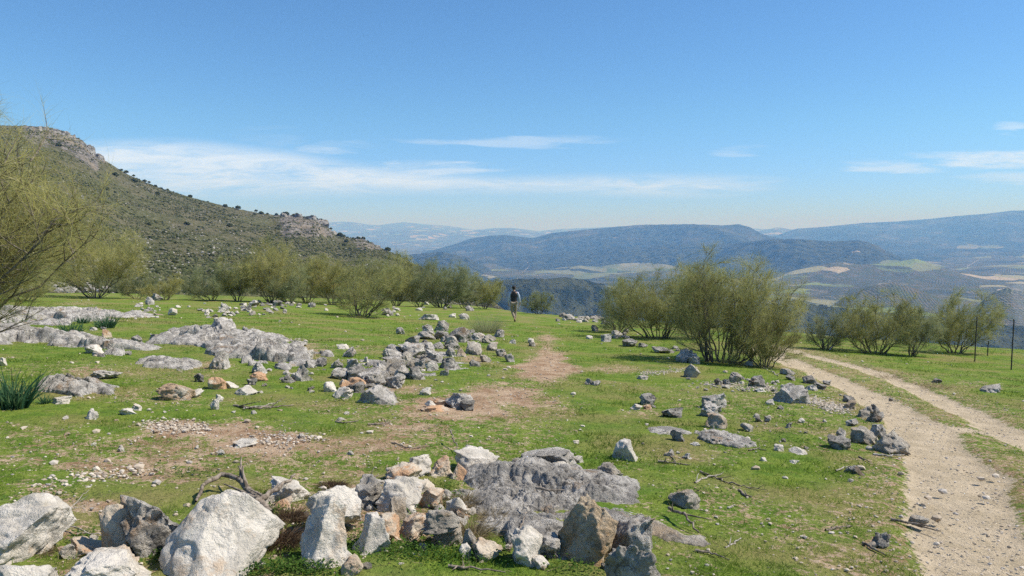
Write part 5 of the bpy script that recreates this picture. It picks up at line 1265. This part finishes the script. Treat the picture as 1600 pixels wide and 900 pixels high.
def person():
    g = at(803, 503); root = empty('person', tuple(g), 'person in a black vest and khaki trousers walking away down the path', 'person')
    # x right, y away, z up. weight on the right leg, left leg swinging forward, its heel raised
    hipc = (0, 0, .93)
    J = dict(pel=(0, 0, .95), wst=(0, .01, 1.10), chest=(0, .01, 1.30), neckb=(0, .0, 1.46), neck=(0, .02, 1.53), head=(.0, .03, 1.63), crown=(0, .03, 1.70),
             sl=(-.18, .0, 1.41), el=(-.245, -.03, 1.14), wl=(-.265, .05, .90), hl=(-.265, .08, .82),
             sr=(.18, .0, 1.41), er=(.255, .02, 1.15), wr=(.285, .10, .92), hr=(.285, .13, .84),
             hpl=(-.09, 0, .90), kl=(-.085, .06, .50), al=(.035, -.16, .16), tl=(.045, -.07, .07),
             hpr=(.09, 0, .90), kr=(.075, .07, .48), ar=(.05, .04, .09), tr=(.065, .19, .03))
    names = list(J); V = [J[k] for k in names]; ix = {k: i for i, k in enumerate(names)}
    E = [('pel', 'wst'), ('wst', 'chest'), ('chest', 'neckb'), ('neckb', 'neck'), ('neck', 'head'), ('head', 'crown'), ('chest', 'sl'), ('sl', 'el'), ('el', 'wl'), ('wl', 'hl'), ('chest', 'sr'), ('sr', 'er'), ('er', 'wr'), ('wr', 'hr'),
         ('pel', 'hpl'), ('hpl', 'kl'), ('kl', 'al'), ('al', 'tl'), ('pel', 'hpr'), ('hpr', 'kr'), ('kr', 'ar'), ('ar', 'tr')]
    E = [(ix[a], ix[b]) for a, b in E]
    Rd = dict(pel=(.15, .10), wst=(.135, .09), chest=(.155, .10), neckb=(.075, .06), neck=.052, head=(.078, .098), crown=.05, sl=.052, el=.036, wl=.024, hl=.028, sr=.052, er=.036, wr=.024, hr=.028,
              hpl=.078, kl=.052, al=.036, tl=.036, hpr=.078, kr=.052, ar=.036, tr=.036)
    V = list(V); Rr = [Rd[k] for k in names]
    for s, w_ in ((-1, 'hl'), (1, 'hr')):      # four fingers and a thumb on each hand
        b = J[w_]
        for k, (dy, ln) in enumerate(((-.028, .070), (-.010, .080), (.010, .076), (.027, .060))):
            n0 = len(V); V += [(b[0], b[1] + dy, b[2] - .035), (b[0] - s * .006, b[1] + dy + .004, b[2] - .035 - ln * .55), (b[0] - s * .020, b[1] + dy + .004, b[2] - .035 - ln)]; Rr += [.010, .0085, .007]; E += [(ix[w_], n0), (n0, n0 + 1), (n0 + 1, n0 + 2)]
        n0 = len(V); V += [(b[0] - s * .012, b[1] + .038, b[2] - .005), (b[0] - s * .022, b[1] + .048, b[2] - .045)]; Rr += [.011, .009]; E += [(ix[w_], n0), (n0, n0 + 1)]
    skin_part('body', V, E, Rr, SKIN, root)
    # head details on the far side (the face looks away)
    def ell(name, c, rad, mat, n=3, par=root, fn=None):
        A, Fc = ico(n); A = A * np.array(rad)
        if fn is not None: A = fn(A)
        return npmesh(name, A + np.array(c), None, Fc, mat, parent=par)
    ell('hair', (0, .022, 1.635), (.086, .100, .105), HAIR, 3, root, lambda A: np.where(A[:, 1:2] > .05, A * .82, A))
    cap = ell('cap', (0, .03, 1.685), (.092, .112, .068), CAPM, 3, root, lambda A: np.column_stack([A[:, 0], A[:, 1], np.maximum(A[:, 2], -.012)]))
    ell('brim', (0, .155, 1.675), (.070, .075, .008), CAPM, 2, cap)
    ell('nose', (0, .145, 1.625), (.013, .022, .018), SKIN, 2)
    for s in (-1, 1):
        ell('ear', (s * .088, .035, 1.628), (.012, .022, .030), SKIN, 2)
        e = ell('eye', (s * .032, .118, 1.65), (.013, .008, .008), simple_mat('eye', (.8, .8, .78), .3), 2)
    ell('mouth', (0, .122, 1.585), (.026, .008, .006), simple_mat('lips', (.38, .16, .13), .6), 2)
    vv = [(0, .005, .90), (0, .01, 1.03), (0, .01, 1.18), (0, .01, 1.32), (0, .005, 1.43), (0, .01, 1.50)]
    skin_part('vest', vv + [(-.14, .0, 1.40), (.14, .0, 1.40)], [(0, 1), (1, 2), (2, 3), (3, 4), (4, 5), (3, 6), (3, 7)], [(.168, .125), (.160, .118), (.168, .118), (.180, .122), (.125, .095), (.085, .075), .075, .075], VEST, root)
    for s, a, b, c in ((-1, 'sl', 'el', 'wl'), (1, 'sr', 'er', 'wr')):
        skin_part('shirt_sleeve', [(s * .11, 0, 1.40), J[a], J[b], J[c]], [(0, 1), (1, 2), (2, 3)], [.062, .070, .054, .040], SHIRT, root)
    A_ = [(0, 0, .93), J['hpl'], J['kl'], (J['al'][0] - .01, J['al'][1] + .02, J['al'][2] + .05), J['hpr'], J['kr'], (J['ar'][0], J['ar'][1], J['ar'][2] + .06)]
    skin_part('trousers', A_, [(0, 1), (1, 2), (2, 3), (0, 4), (4, 5), (5, 6)], [(.150, .115), .098, .074, .062, .098, .074, .064], TROU, root)
    skin_part('boot', [(.030, -.185, .13), (.040, -.13, .085), (.050, -.05, .035)], [(0, 1), (1, 2)], [.045, .047, .036], SHOE, root, 1)
    skin_part('boot', [(.05, .01, .055), (.055, .10, .045), (.065, .20, .035)], [(0, 1), (1, 2)], [.050, .047, .034], SHOE, root, 1)
person()

# ------------------------------------------------------------------ thin smoke rising from a field fire in the valley, right edge
def smoke():
    m = bpy.data.materials.new('smoke'); m.use_nodes = True; T = NT(m.node_tree)
    v = T.n('ShaderNodeVolumePrincipled', {'Color': (.86, .92, 1.0), 'Absorption Color': (1, 1, 1), 'Density': .0065}); o_ = T.n('ShaderNodeOutputMaterial'); T.nt.links.new(v.outputs[0], o_.inputs['Volume'])
    D = 2300.0; sc_ = D / F; d = ray(1588, 548); c = CAM + D * d
    t = np.linspace(0, 1, 14); ln = 120 * sc_
    P = np.stack([np.sin(t * 5) * 7 * sc_ * .6 + t * 9 * sc_, t * 10, t * ln - 10 * sc_], 1)
    V, Q = tube_arrays(P, (1.5 + 12 * t ** .8) * sc_ * np.where(t > .98, .1, 1), 14)
    n = len(V); V = np.vstack([V, P[0], P[-1]]); T1 = [[(k + 1) % 14, k, n] for k in range(14)] + [[n - 14 + k, n - 14 + (k + 1) % 14, n + 1] for k in range(14)]
    o = npmesh('smoke', V, Q, T1, m, loc=c); tag(o, kind='stuff')
smoke()
